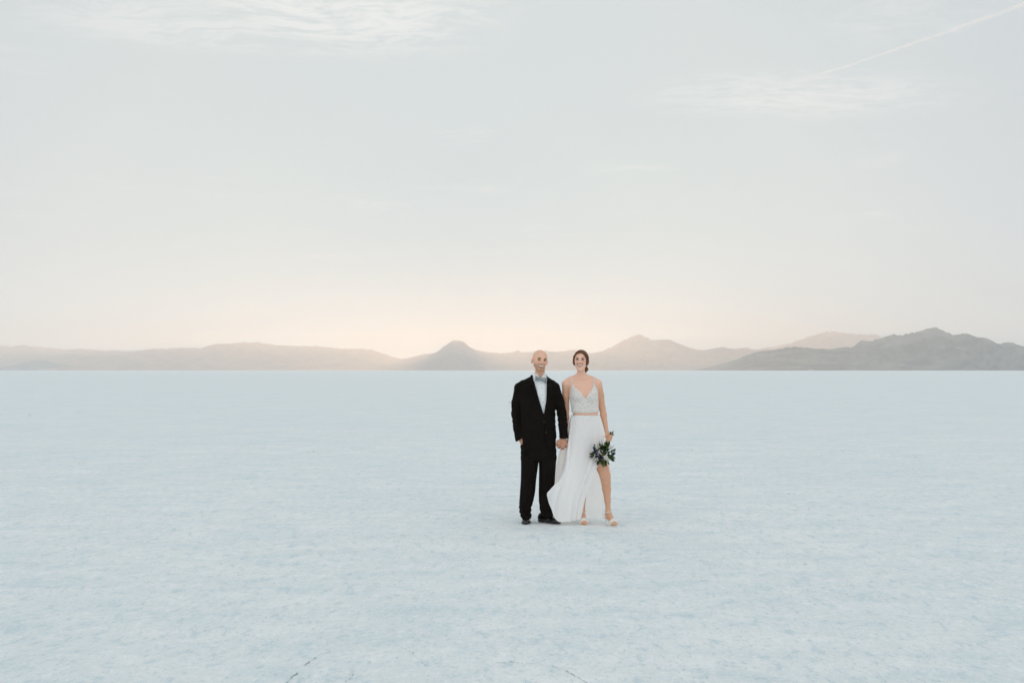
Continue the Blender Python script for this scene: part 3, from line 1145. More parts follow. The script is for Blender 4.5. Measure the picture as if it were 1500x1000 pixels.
    jf.add(s_loft([(P(0, 657)[2], P(789, 0)[0], Y0 + .004, .192, .130), (P(0, 640)[2], P(789, 0)[0], Y0, .190, .127), (P(0, 618)[2], P(788.8, 0)[0], Y0, .180, .121),
                   (P(0, 600)[2], P(788, 0)[0], Y0, .184, .126), (P(0, 580)[2], P(787.2, 0)[0], Y0, .198, .132), (P(0, 566)[2], P(787, 0)[0], Y0 + .004, .20, .118), (P(0, 558)[2], P(788, 0)[0], Y0 + .012, .165, .085)], 2.25), .02)
    chain(jf, [P(782, 558.5, .02), P(760.5, 567.5, .008)], [.062, .050], .03)
    chain(jf, [P(797, 558.5, .02), P(812.8, 567, .004)], [.062, .048], .03)
    chain(jf, [P(761, 568.5, .008), P(756.8, 590, .035), P(756.6, 608, .058), P(758.2, 626, .022), P(760.8, 643, -.028)], [.054, .054, .0525, .047, .0455], .018)
    chain(jf, [P(812.5, 568, .002), P(819.5, 590, -.02), P(822.6, 606, -.034), P(824.2, 624, -.05), P(825.2, 640.5, -.066)], [.054, .053, .0505, .0475, .0485], .012)
    # collar standing round the neck
    jf.add(s_loft([(P(0, 560)[2], P(789.2, 0)[0], Y0 + .03, .105, .092), (P(0, 549.0)[2], P(789.4, 0)[0], Y0 + .040, .084, .076)]), .012)
    jf.sub(s_loft([(P(0, 575)[2], P(789.6, 0)[0], Y0 + .02, .080, .079), (P(0, 543)[2], P(789.8, 0)[0], Y0 + .026, .0745, .0735)]), .003)
    # opening over the shirt
    vee = pxpoly([(778.6, 540), (778.9, 549), (783.0, 562), (789.0, 584), (795.2, 604.6), (796.6, 604.6), (799.2, 590), (800.2, 570), (800.6, 552), (800.6, 540)])
    jf.sub(limit(lambda p: np.maximum(vee(p), p[..., 1] - (Y0 - .015)), P(776, 606, -.25), P(803, 538, 0)), .003)
    # parting below the button, widening to the hem
    part = pxpoly([(796.2, 622), (797.2, 622), (801.5, 660), (795.5, 660)])
    jf.sub(limit(lambda p: np.maximum(part(p), p[..., 1] - (Y0 - .04)), P(793, 662, -.25), P(803, 620, 0)), .004)
    # open sleeve ends and hem
        # right sleeve ends on a slanting cuff; below it the flap is pushed back by the pocketed hand
    cut = pxpoly([(740, 648.0), (757.2, 646.2), (764.4, 640.6), (765.6, 643), (765.6, 668), (740, 668)])
    jf.sub(limit(lambda p: np.maximum(cut(p), p[..., 1] - (Y0 + .045)), P(740, 668, -.2), P(767, 640, .06)), .003)
    jf.sub(limit(lambda p: p[..., 2] - P(0, 641.2)[2], P(817.8, 668, -.16), P(838, 641.2, .06)), .003)
    jf.sub(s_rcone(P(825.2, 640, -.066), P(825.4, 650, -.068), .038, .042), .003)
    jf.sub(s_loft([(P(0, 670)[2], P(789, 0)[0], Y0, .18, .118), (P(0, 646)[2], P(789, 0)[0], Y0, .172, .110)]), .003)

    def wr(v):
        x, y, z = v.T
        arm = (np.abs(x - P(788, 0)[0]) > .17)
        r = 0.0030 * fbm(x * 20, z * 9 + y * 8, 3, 8)
        r += arm * .0026 * np.sin(z * 95 + 40 * y + 2.5 * np.sin(x * 30) + 3 * vnoise(x * 12, z * 12, 5)) * sstep(-np.abs(z - P(0, 612)[2]), -.24, -.02)
        return r
    jacket = field_obj('jacket', jf, mt_suit, root, 2, wr)
    # lapels, flaps, breast pocket: cloth lying proud on the jacket front
    front = lambda fn, ymax=-.02: (lambda p: np.maximum(fn(p), p[..., 1] - (Y0 + ymax)))
    lap = [[(778.9, 549.5), (783.0, 562), (789.0, 584), (795.0, 604.2), (791.0, 596), (781.5, 577.5), (776.5, 570.5), (780.2, 567.8), (775.5, 564.2), (775.8, 552)],
           [(800.8, 552), (800.5, 570), (799.5, 590), (797.0, 604.2), (801.5, 594), (806.8, 578), (808.4, 570.5), (804.8, 568.2), (807.8, 564.4), (804, 553.5)]]
    for pl in lap:
        xs_ = [a for a, _ in pl]; ys_ = [b_ for _, b_ in pl]
        f2 = crop_shell(jf, P(min(xs_) - 1, max(ys_) + 1, -.2), P(max(xs_) + 1, min(ys_) - 1, .05), .0055, front(pxpoly(pl), .02), -.004)
        field_obj('lapel', f2, mt_suit, jacket, 1)
    for pl in ([(768.5, 626), (781, 628.5), (780.7, 632.5), (768.2, 630)], [(803, 628.5), (812.5, 626.5), (812.8, 630.5), (803.2, 632.5)], [(804.5, 583.5), (811, 582.2), (811.2, 585), (804.7, 586.3)]):
        xs_ = [a for a, _ in pl]; ys_ = [b_ for _, b_ in pl]
        f2 = crop_shell(jf, P(min(xs_) - 1, max(ys_) + 1, -.2), P(max(xs_) + 1, min(ys_) - 1, .05), .005, front(pxpoly(pl)), -.004)
        field_obj('pocket_flap', f2, mt_suit, jacket, 1)
    for px_, py in ((796.4, 616.3), (796.9, 632)):
        q = jf.snap(P(px_ + (2.4 if py > 620 else 0), py, -.13)[None])[0]
        ball_obj('button', q, .0085, mt_button, jacket, (1, .45, 1), 14)
    for i in range(3):
        q = jf.snap(P(818.6 + i * .15, 639.2 - i * 2.3, -.10)[None])[0]
        ball_obj('sleeve_button', q, .0055, mt_button, jacket, (.8, .8, 1), 8)

    # ---- trousers
    tf = Field(P(752, 762, -.2), P(826, 612, .2), h)
    tf.add(s_loft([(P(0, 617)[2], P(789, 0)[0], Y0, .160, .100), (P(0, 636)[2], P(789, 0)[0], Y0, .172, .112), (P(0, 655)[2], P(789, 0)[0], Y0, .186, .120), (P(0, 668)[2], P(789, 0)[0], Y0, .190, .118), (P(0, 673)[2], P(789, 0)[0], Y0, .185, .108)]), .02)
    tf.add(s_ell(P(768.5, 655, -.03), (.036, .070, .075)), .03)
    pm = 1 / PXM
    for col in ([(668, 776.2, 13.3, .108, 0), (685, 775.3, 12.2, .098, -.004), (702, 774.0, 11.2, .086, -.008), (720, 772.6, 11.0, .080, -.004), (733, 771.0, 10.2, .078, .0), (742, 769.2, 8.9, .078, .006), (750, 769.4, 8.4, .080, .004), (757.2, 771.2, 7.6, .082, -.004)],
                [(668, 802.0, 13.0, .108, 0), (685, 801.6, 12.0, .098, -.004), (702, 801.0, 11.8, .086, -.006), (720, 799.8, 10.8, .080, -.002), (733, 799.2, 10.0, .078, .0), (742, 799.8, 9.4, .078, .004), (750, 800.6, 8.8, .080, .002), (755.2, 801.2, 8.6, .082, -.006)]):
        tf.add(s_loft([(P(0, a)[2], P(b_, 0)[0], Y0 + e, c_ * pm, d) for a, b_, c_, d, e in col], 2.1), .010)

    def wt_(v):
        x, y, z = v.T
        r = .0025 * fbm(x * 16, z * 7 + y * 6, 3, 18)
        lowk = sstep(-z, -.26, -.10)
        r += lowk * .0045 * np.sin(z * 120 + 14 * np.sin(x * 22) + 20 * y)
        r += sstep(z, .68, .78) * .003 * np.sin(z * 80 + x * 60)
        # pressed crease down the front of each leg
        for xc, xb in ((775, 770.5), (801.5, 800.5)):
            xl = np.interp(z, [P(0, 757)[2], P(0, 670)[2]], [P(xb, 0)[0], P(xc, 0)[0]])
            r += .003 * np.exp(-((x - xl) / .010) ** 2) * (y < Y0) * (z < .64)
        return r
    field_obj('trousers', tf, mt_suit, root, 2, wt_)

    # ---- shoes: low cut patent oxfords
    for base, ang, nm in ((P(771.3, 765, .035), -94, 0), (P(800.3, 765, .03), -42, 1)):
        M = rotm(0, 0, ang)
        tr_ = np.array([base[0], base[1], 0.0])
        tr_[2] = flat_at(tr_[0], tr_[1]) + .004
        sf = Field(tr_ - np.array([.26, .26, .02]), tr_ + np.array([.26, .26, .16]), .004)
        sf.add(s_xform(s_rcone((-.070, 0, .040), (.045, 0, .034), .040, .042), M, tr_), .01)
        sf.add(s_xform(s_ell((.115, 0, .026), (.075, .047, .030)), M, tr_), .03)
        sf.add(s_xform(s_ell((-.055, 0, .062), (.048, .036, .045)), M, tr_), .02)
        sf.add(s_xform(s_ell((.030, 0, .055), (.060, .034, .034)), M, tr_), .02)
        zz = tr_[2]
        sf.F = np.maximum(sf.F, (zz + .014) - sf.allpts()[..., 2]).astype(np.float32)
        shoe = field_obj('shoe', sf, mt_patent, root, 2)
        ck = P(771.5, 0)[0] if nm == 0 else P(801.5, 0)[0]
        tube('sock', [(ck, Y0 + .012, .13), (ck, Y0 + .018, .09), (ck, Y0 + .022, .05)], [.040, .039, .041], mt_suit, root, 8, 14)
        # sole with a block heel
        so = Field(tr_ - np.array([.26, .26, .01]), tr_ + np.array([.26, .26, .05]), .004)
        so.add(s_xform(s_ell((.085, 0, .012), (.112, .051, .012)), M, tr_), .006)
        so.add(s_xform(s_ell((-.062, 0, .012), (.052, .041, .016)), M, tr_), .006)
        so.F = np.maximum(so.F, zz - so.allpts()[..., 2]).astype(np.float32)
        so.F = np.maximum(so.F, so.allpts()[..., 2] - zz - .018).astype(np.float32)
        field_obj('sole', so, mt_sole, shoe, 0)
        for i in range(3):
            xa = .035 + i * .018
            pts = [np.array(q_) @ M.T + tr_ for q_ in ((xa, -.020, .083 - i * .009), (xa + .002, 0, .091 - i * .010), (xa, .020, .083 - i * .009))]
            tube('lace', [sf.snap(q_[None], .001)[0] for q_ in pts], .0024, mt_sole, shoe, 7, 5)
    return root


# ------------------------------------------------------------------ the bride
def build_woman():
    root = empty('person', tuple(P(858, 765, 0)))
    tag(root, 'smiling woman in beaded crop top and flowing white slit skirt, hair tied back', 'person', 'wedding couple')
    h = 0.0045
    fl = Field(P(806, 775, -.32), P(912, 505, .24), h)
    M3 = rotm(-3, 1, -9)
    c = P(850.4, 528.8, -.01)
    s = 0.93
    L = build_head(fl, c, M3, s, True)
    fl.add(s_rcone(P(851, 540, .028), P(852, 558, .028), .041, .048), .015)
    # trunk
    fl.add(s_loft([(P(0, 662)[2], P(858.5, 0)[0], Y0 + .005, .165, .105), (P(0, 645)[2], P(858.5, 0)[0], Y0 + .005, .172, .108), (P(0, 625)[2], P(857.5, 0)[0], Y0, .158, .098), (P(0, 611)[2], P(857.2, 0)[0], Y0, .136, .086), (P(0, 602)[2], P(857.2, 0)[0], Y0, .130, .082),
                   (P(0, 593)[2], P(856.2, 0)[0], Y0, .133, .086), (P(0, 583)[2], P(855.2, 0)[0], Y0, .140, .090), (P(0, 573)[2], P(854.0, 0)[0], Y0, .145, .088), (P(0, 564)[2], P(853.0, 0)[0], Y0 + .005, .150, .078), (P(0, 557)[2], P(852, 0)[0], Y0 + .012, .11, .055)]), .02)
    for px_ in (846.8, 864.6):
        fl.add(s_ell(P(px_, 579.5, -.062), (.053, .052, .052)), .025)
    chain(fl, [P(846, 556.5, .015), P(828.8, 562, .01)], [.040, .041], .03)
    chain(fl, [P(858, 556, .015), P(875.8, 561.4, .01)], [.040, .042], .03)
    chain(fl, [P(848, 550, .03), P(833, 557.5, .018)], [.026, .030], .025)
    chain(fl, [P(855, 550, .03), P(870, 556.5, .018)], [.026, .030], .025)
    for a, b_ in ((P(849, 559.5, -.048), P(834, 557.5, -.022)), (P(855, 559.5, -.048), P(870, 557, -.022))):
        chain(fl, [a, b_], [.007, .006], .016)
    # arm towards the man, passing behind his sleeve
    chain(fl, [P(828.8, 563.5, .01), P(829.0, 580, .035), P(829.6, 599, .062), P(829.6, 612, .048), P(827.2, 638, .0)], [.041, .038, .032, .032, .021], .015)
    fl.add(s_ell(P(823.5, 646.5, -.030), (.034, .019, .040)), .012)
    chain(fl, [P(827.2, 638, .0), P(825, 643, -.022)], [.021, .022], .008)
    for pts in ([P(818, 644.6, -.036), P(814.9, 645.0, -.066), P(816.0, 645.8, -.098)], [P(817.6, 647.6, -.036), P(814.3, 648.4, -.066), P(815.4, 649.0, -.100)],
                [P(817.8, 650.4, -.036), P(814.3, 651.4, -.064), P(815.6, 651.9, -.094)], [P(819, 653, -.036), P(816.4, 654.2, -.058), P(817.0, 654.6, -.080)]):
        chain(fl, pts, [.0085, .0080, .0066], .003)
    chain(fl, [P(827.5, 643.6, -.024), P(831.0, 646.6, -.062), P(829.4, 650.2, -.096)], [.0105, .0092, .0074], .004)
    # arm with the bouquet
    chain(fl, [P(876.2, 563.2, .01), P(879.6, 580, .026), P(882.2, 597.5, .036), P(884.0, 608, .018), P(887.4, 630.5, -.055)], [.042, .039, .034, .0335, .0205], .015)
    chain(fl, [P(887.4, 630.5, -.055), P(888.6, 635, -.07)], [.0205, .024], .008)
    fl.add(s_ell(P(889.2, 637.4, -.078), (.030, .023, .036)), .012)
    for i, (dx, dy) in enumerate(((0.6, -1.2), (0.2, 1.4), (-.4, 3.9), (-1.2, 6.1))):
        r = (.0090, .0094, .0090, .0080)[i]
        chain(fl, [P(892.6 + dx, 636.2 + dy, -.078), P(894.0 + dx, 637.4 + dy, -.112), P(889.6 + dx, 638.6 + dy, -.132), P(886.4 + dx, 638.8 + dy, -.118)], [r * 1.1, r, r * .95, r * .8], .0035)
    chain(fl, [P(886.4, 634.6, -.084), P(885.0, 638.2, -.106), P(887.2, 641.6, -.126)], [.0115, .0098, .0078], .005)
    # legs
    chain(fl, [P(866.5, 645, 0), P(878.5, 674, -.062), P(884.6, 694.5, -.100)], [.092, .078, .0565], .02)
    chain(fl, [P(884.6, 694.5, -.100), P(885.8, 703, -.085), P(887.2, 714, -.052), P(888.6, 730, -.046), P(889.6, 746, -.050)], [.0565, .050, .0455, .033, .0245], .015)
    chain(fl, [P(851, 645, 0), P(852.5, 696, -.050), P(853, 714, -.01), P(852.6, 748, .012)], [.090, .055, .047, .026], .02)
    gz = flat_at(P(890, 0)[0], Y0)
    # feet arched on heels: heel bone, instep, ball, toes
    d1 = np.array([math.sin(math.radians(21)), -math.cos(math.radians(21)), 0])
    d2 = np.array([math.sin(math.radians(4)), -math.cos(math.radians(4)), 0])
    feet = []
    for ank, d in ((P(889.6, 746, -.050), d1), (P(852.6, 748, .012), d2)):
        a0 = np.array([ank[0], ank[1], 0])
        g0 = flat_at(ank[0], ank[1])
        heel = a0 - d * .032 + np.array([0, 0, g0 + .085])
        inst = a0 + d * .055 + np.array([0, 0, g0 + .080])
        ball = a0 + d * .120 + np.array([0, 0, g0 + .034])
        toe = a0 + d * .168 + np.array([0, 0, g0 + .022])
        chain(fl, [ank, heel], [.025, .024], .015)
        chain(fl, [ank, inst, ball], [.026, .025, .020], .018)
        side = np.array([-d[1], d[0], 0])
        fl.add(s_rcone(ball - side * .018, ball + side * .018, .018, .018), .012)
        chain(fl, [heel, ball], [.022, .018], .012)
        for k in range(5):
            o_ = (-1.0 + .5 * k) * .026
            ln = (.165, .170, .165, .158, .150)[k] if d is d1 else (.150, .158, .165, .170, .165)[k]
            chain(fl, [ball + side * o_ * .8, a0 + d * ln + side * o_ + np.array([0, 0, g0 + .021])], [.011, .0088 if k not in (0, 4) else .0095], .003)
        feet.append((a0, d, side, g0, heel, ball, ank, inst))
    body = field_obj('body', fl, mt_skin, root)
    V = mesh_co(body)
    cols = head_tint(V, SKIN_W, c, M3, s, True)
    x, y, z = V.T
    tan = np.maximum(sstep(-z, -P(0, 556)[2], -P(0, 575)[2]) * np.maximum(sstep(-x, -P(836, 0)[0], -P(832, 0)[0]), sstep(x, P(874, 0)[0], P(878, 0)[0])), sstep(-z, -.72, -.60))
    cols = cols * (1 - .75 * tan[:, None]) + np.array((0.66, 0.35, 0.205)) * .75 * tan[:, None]
    set_tint(body, cols)
    face_bits(L, M3, s, body, True, fl)

    # ---- hair: combed over from a side parting into a low bun
    hf = Field(c - np.array([.15, .14, .17]), c + np.array([.15, .19, .16]), .004)

    def H(p):
        return (np.array(p, float) * np.array([1.0, 1, 1]) * s) @ M3.T + c
    hf.add(s_ell(H((.003, .020, .036)), np.array((.086, .104, .094)) * s, M3), .01)
    for sx in (-1, 1):
        hf.add(s_ell(H((sx * .070, .012, -.004)), np.array((.022, .052, .052)) * s, M3), .02)
    hf.add(s_ell(H((.0, .075, -.03)), np.array((.062, .046, .055)) * s, M3), .02)
    # swept volume on the far side of the parting
    hf.add(s_rcone(H((-.022, -.072, .098)), H((.066, -.045, .052)), .016 * s, .020 * s), .015)
    hf.add(s_rcone(H((.066, -.045, .052)), H((.080, .0, -.014)), .020 * s, .014 * s), .012)
    hf.add(s_rcone(H((-.022, -.072, .098)), H((-.068, -.040, .042)), .013 * s, .014 * s), .012)
    hf.add(s_rcone(H((-.068, -.040, .042)), H((-.077, -.006, -.022)), .014 * s, .010 * s), .012)
    # clear the face
    hf.sub(s_ell(H((-.002, -.092, -.022)), np.array((.085, .092, .104)) * s, M3), .006)
    hf.sub(s_ell(H((-.008, -.108, .036)), np.array((.074, .072, .060)) * s, M3), .010)
    hf.sub(s_rcone(H((-.020, -.125, .110)), H((-.024, -.02, .150)), .004, .003), .006)
    pts_ = hf.allpts()
    hair = field_obj('hair', hf, mt_hair, root, 1, lambda v: .0018 * fbm((v[:, 0] * .8 + v[:, 2] * .6) * 160, v[:, 1] * 14, 2, 31))
    bf = Field(P(846, 552, -.02), P(868, 526, .18), .004)
    bf.add(s_ell(P(857.6, 540.4, .075), (.030, .036, .034)), .01)
    bf.add(s_ell(P(858.6, 542.6, .070), (.018, .026, .024)), .012)
    bf.add(s_rcone(P(855, 536, .07), P(858, 540, .075), .03, .03), .01)
    field_obj('bun', bf, mt_hair, hair, 1, lambda v: .003 * np.sin(140 * v[:, 0] + 90 * v[:, 2] + 60 * v[:, 1]))

    # ---- beaded bodice
    bod = [(834.0, 580), (835.6, 569), (838.4, 563.4), (841.4, 567.4), (847.0, 572.4), (852.5, 579.0), (856.6, 584.4), (860.4, 578.4), (865.4, 571.0), (869.6, 562.6), (872.0, 566.5), (875.6, 574), (877.8, 585), (877.8, 602.8), (857, 604.2), (836.8, 603.6), (835.0, 592)]
    armless = Field(fl.lo, fl.lo + (fl.n - 1) * fl.h, fl.h)
    armless.add(s_loft([(P(0, 611)[2], P(857.2, 0)[0], Y0, .136, .086), (P(0, 602)[2], P(857.2, 0)[0], Y0, .130, .082), (P(0, 593)[2], P(856.2, 0)[0], Y0, .133, .086), (P(0, 583)[2], P(855.2, 0)[0], Y0, .140, .090), (P(0, 573)[2], P(854.0, 0)[0], Y0, .145, .088), (P(0, 564)[2], P(853.0, 0)[0], Y0 + .005, .150, .078), (P(0, 557)[2], P(852, 0)[0], Y0 + .012, .11, .055)]), .02)
    for px_ in (846.8, 864.6):
        armless.add(s_ell(P(px_, 579.5, -.062), (.053, .052, .052)), .025)
    bfl = crop_shell(armless, P(826, 608, -.2), P(886, 556, .16), .0085, pxpoly(bod), -.006)
    bodice = field_obj('bodice', bfl, mt_bodice, root, 1)
    V, Q = bfl.mesh()
    nrm = armless.grad(V)
    rng = np.random.default_rng(5)
    # beads set along slanting rows that meet at the middle
    xm = P(856.6, 0)[0]
    ok = (armless.at(V) > .003)
    Vb = V[ok]; Nb = nrm[ok]
    r1 = (Vb[:, 2] * 1.0 + np.abs(Vb[:, 0] - xm) * .8) / .0125
    r2 = (np.abs(Vb[:, 0] - xm) - Vb[:, 2] * .5) / .0105
    key = np.abs(r1 - np.round(r1)) + np.abs(r2 - np.round(r2))
    side = (Vb[:, 1] > Y0).astype(int) * 2 + (Vb[:, 0] > xm)
    cell = {}
    for i in np.argsort(key):
        kk = (int(round(r1[i])), int(round(r2[i])), int(side[i]))
        if kk not in cell:
            cell[kk] = i
    Vs = []; Fs = []
    octv = np.array([(1, 0, 0), (-1, 0, 0), (0, 1, 0), (0, -1, 0), (0, 0, 1), (0, 0, -1)], float)
    octf = [(0, 2, 4), (2, 1, 4), (1, 3, 4), (3, 0, 4), (2, 0, 5), (1, 2, 5), (3, 1, 5), (0, 3, 5)]
    for i in cell.values():
        b0 = len(Vs) * 6
        Vs.append(octv @ rotm(*(rng.random(3) * 90)).T * (.0032 + .0014 * rng.random()) + Vb[i] + Nb[i] * .001)
        Fs += [tuple(b0 + k for k in f_) for f_ in octf]
    beads = mesh_obj('beading', np.concatenate(Vs), Fs, mt_bead, smooth=False)
    attach(beads, bodice)
    beads['kind'] = 'stuff'
    for pts in ([P(838.5, 565, -.10), P(837, 558.5, -.06), P(835.0, 552.5, .0), P(835.4, 557, .05), P(838, 568, .09)],
                [P(869.7, 564, -.10), P(869.8, 557.5, -.06), P(869.7, 551.5, .0), P(869, 557, .05), P(866.5, 568, .09)]):
        q = fl.snap(spline(pts, 9), .003)
        q[0] = armless.snap(np.array([pts[0]]), .006)[0]
        q[-1] = armless.snap(np.array([pts[-1]]), .006)[0]
        tube('strap', q, .0046, mt_white, bodice, 24, 6)

    # ---- skirt
    colsK = [
        [P(877.5, 608, -.035), P(881.5, 628, -.07), P(883.2, 648, -.11), P(874.5, 677, -.158), P(863, 702, -.155), P(855, 729, -.135), P(849.5, 757, -.105)],
        [P(867, 608, -.082), P(869, 630, -.122), P(867, 655, -.150), P(860, 685, -.172), P(852, 708, -.165), P(845, 732, -.155), P(840.5, 758, -.135)],
        [P(855, 608, -.094), P(855, 630, -.135), P(853, 655, -.160), P(848, 685, -.182), P(841, 708, -.182), P(833, 733, -.182), P(828.5, 759, -.172)],
        [P(844, 608, -.082), P(841.5, 630, -.120), P(839, 655, -.148), P(834, 685, -.178), P(827, 709, -.196), P(819, 735, -.205), P(815, 757.5, -.198)],
        [P(838, 608, -.048), P(834.6, 630, -.080), P(831.5, 655, -.108), P(827.5, 684, -.156), P(819, 704, -.190), P(810, 722, -.208), P(806.5, 741, -.206)],
        [P(836.6, 608, -.018), P(833.0, 630, -.040), P(829.8, 655, -.066), P(826.6, 682, -.118), P(818.5, 699, -.166), P(808, 708.5, -.190), P(799.8, 717, -.194)],
        [P(836.6, 608, .004), P(832.6, 630, .006), P(828.5, 655, .010), P(824, 680, .010), P(821, 700, -.030), P(819, 715, -.040), P(818, 732, -.020)],
        [P(838.2, 608, .040), P(830.5, 630, .070), P(821.5, 655, .100), P(814, 690, .138), P(810, 720, .168), P(808, 745, .188), P(807, 761, .2)],
        [P(846.5, 608, .074), P(841, 630, .112), P(835, 655, .150), P(830, 690, .198), P(827.5, 720, .228), P(826.5, 745, .248), P(825.5, 761.5, .258)],
        [P(857, 608, .086), P(857, 630, .125), P(857, 655, .160), P(857, 690, .200), P(857, 720, .230), P(857, 745, .250), P(857, 761.5, .258)],
        [P(868.6, 608, .070), P(872.5, 630, .104), P(875.5, 655, .126), P(877, 690, .146), P(878, 720, .158), P(879, 745, .166), P(880, 761.5, .166)],
        [P(877, 608, .016), P(882, 630, .026), P(884.8, 650, .040), P(885.4, 690, .062), P(885.0, 720, .078), P(884.8, 745, .082), P(885.2, 761, .082)]]
    nu, nv = 420, 110
    K = np.array(colsK)
    byv = np.stack([spline(K[i], nv) for i in range(len(K))])          # columns x nv
    S = np.stack([spline(byv[:, j], nu) for j in range(nv)], 1)        # nu x nv
    u = np.linspace(0, 1, nu)[:, None]; v = np.linspace(0, 1, nv)[None, :]
    dU = np.gradient(S, axis=0)
    N = np.stack([-dU[..., 1], dU[..., 0], 0 * dU[..., 0]], -1)
    N /= np.maximum(np.linalg.norm(N, axis=-1, keepdims=True), 1e-9)
    uw = u + .016 * np.sin(9 * u + 5 * v) + .030 * fbm(u * 6 + 0 * v, v * 1.2 + 0 * u, 2, 61)
    am = (.0014 + .0095 * v ** 1.4) * (.35 + .9 * sstep(fbm(u * 9 + 0 * v, v * 1.1 + 0 * u + 4, 2, 66), -.35, .45))
    fold = am * (np.cos(2 * np.pi * 11 * uw + 1.0) + .55 * np.cos(2 * np.pi * 19 * uw + 2.2 + 2.5 * v) * (1 - .4 * v) + .6 * np.cos(2 * np.pi * 5.3 * uw + 1.2 * v))
    gath = .0022 * np.cos(2 * np.pi * 46 * uw + 2 * v) + .0016 * np.cos(2 * np.pi * 71 * uw)
    fold = fold + gath * np.exp(-v / .22) * sstep(v, 0, .05)
    fold = fold + .010 * fbm(u * 12 + 0 * v, v * 3 + 0 * u, 3, 71) * v
    S = S + N * fold[..., None] * sstep(v, 0, .04)[..., None]
    gmin = ground_z(S[..., 0], S[..., 1]) + .004
    S[..., 2] = np.maximum(S[..., 2], gmin)
    skirt = mesh_obj('skirt', S.reshape(-1, 3), grid_faces(nu, nv), mt_skirt)
    attach(skirt, root)
    skirt.data.materials.append(mt_sheer)
    mi = np.zeros((nu - 1, nv - 1), np.int32)
    mi[int((nu - 1) * 5.6 / 11):, :] = 1
    mi[:, : int(nv * .10)] = 0
    skirt.data.polygons.foreach_set('material_index', mi.ravel())
    # waistband
    wb = Field(P(830, 613, -.16), P(884, 603, .16), .004)
    wb.add(s_loft([(P(0, 611.6)[2], P(857.2, 0)[0], Y0, .150, .100), (P(0, 607.4)[2], P(857.2, 0)[0], Y0, .146, .096)]), .003)
    wb.sub(s_loft([(P(0, 615)[2], P(857.2, 0)[0], Y0, .145, .095), (P(0, 600)[2], P(857.2, 0)[0], Y0, .140, .090)]), .002)
    field_obj('waistband', wb, mt_white, skirt, 1)

    # ---- sandals
    for a0, d, side, g0, heel, ball, ank, inst in feet:
        sd = empty('sandal', (float(a0[0]), float(a0[1]), g0))
        attach(sd, root)
        up = np.array([0, 0, 1.0])
        # sole: a bent board from heel seat to toe
        prof = [(-.062, .058, .024), (-.035, .060, .027), (0, .058, .024), (.045, .040, .022), (.085, .016, .030), (.12, .0075, .038), (.150, .0065, .037), (.178, .0065, .022), (.186, .0065, .008)]
        V = []; F = []
        for xx, zz, ww in prof:
            for k in (-1, 0, 1):
                V.append(a0 + d * xx + side * ww * k + up * (g0 + zz + (.001 if k else 0)))
        n = len(prof)
        V += [q - up * .006 for q in V]
        for i in range(n - 1):
            for k in range(2):
                a = i * 3 + k
                F.append((a, a + 1, a + 4, a + 3))
                a2 = a + n * 3
                F.append((a2, a2 + 3, a2 + 4, a2 + 1))
            for k in (0, 2):
                a = i * 3 + k
                F.append((a, a + 3, a + 3 + n * 3, a + n * 3))
        for i in (0, n - 1):
            for k in range(2):
                a = i * 3 + k
                F.append((a, a + 1, a + 1 + n * 3, a + n * 3))
        so = mesh_obj('sole', V, F, mt_sandal)
        bm_ = bmesh.new(); bm_.from_mesh(so.data); bmesh.ops.recalc_face_normals(bm_, faces=bm_.faces); bm_.to_mesh(so.data); bm_.free()
        attach(so, sd)
        tube('heel', [a0 - d * .052 + up * (g0 + .056), a0 - d * .056 + up * (g0 + .03), a0 - d * .054 + up * (g0 + .001)], [.012, .0065, .0055], mt_sandal, sd, 10, 8)
        # heel cup, ankle strap, toe strap
        hc = [heel + side * .022 + d * .03 + up * .002, heel + side * .024 - d * .006, heel - d * .026 + up * .004, heel - side * .024 - d * .006, heel - side * .022 + d * .03 + up * .002]
        tube('heel_cup', hc, [.008, .011, .013, .011, .008], mt_sandal, sd, 16, 6, 0.45)
        an = [ank + (math.cos(a) * d + math.sin(a) * side) * .029 - up * .012 for a in np.linspace(0, 2 * math.pi, 13)]
        tube('ankle_strap', fl.snap(np.array(an), .0025), .0042, mt_sandal, sd, 26, 6)
        for off in (-.016, .010):
            ts = [ball + d * off + side * .034 - up * .014, ball + d * off + side * .024 + up * .010, ball + d * off + up * .021, ball + d * off - side * .024 + up * .010, ball + d * off - side * .034 - up * .014]
            q = np.array(ts)
            q[1:4] = fl.snap(q[1:4], .003)
            tube('toe_strap', q, .0105, mt_sandal, sd, 18, 6, .45)
    return root


# ------------------------------------------------------------------ bouquet
mt_leaf, t, b = material('dark_green_leaf', (0.04, 0.075, 0.022), 0.5, 0.35)
oi = t.n('ShaderNodeObjectInfo').outputs['Random']
t.set(b.inputs['Base Color'], t.ramp(oi, [(0.0, (0.012, 0.028, 0.008)), (0.5, (0.044, 0.085, 0.020)), (1.0, (0.10, 0.155, 0.042))], 'LINEAR'))
mt_petal = cloth_material('cream_white_petal', (0.80, 0.79, 0.72), 0.6, 300, 0, 0.05)
mt_blue = cloth_material('navy_blue_petal', (0.015, 0.018, 0.058), 0.6, 300, 0, 0.35)
mt_stem = material('green_stem', (0.06, 0.11, 0.03), 0.55, 0.3)[0]


def leaf_mesh():
    V = []; F = []
    n = 7
    for i in range(n):
        u = i / (n - 1)
        w = .34 * math.sin(math.pi * min(u ** .8, 1)) ** .9 + (.012 if i < n - 1 else 0)
        z = .16 * u * u - .05 * u
        V += [(u, -w, z + .06 * abs(w)), (u, 0, z - .018), (u, w, z + .06 * abs(w))]
    for i in range(n - 1):
        a = i * 3
        F += [(a, a + 1, a + 4, a + 3), (a + 1, a + 2, a + 5, a + 4)]
    me = bpy.data.meshes.new('leaf')
    me.from_pydata(V, [], F)
    for p_ in me.polygons:
        p_.use_smooth = True
    me.materials.append(mt_leaf)
    return me


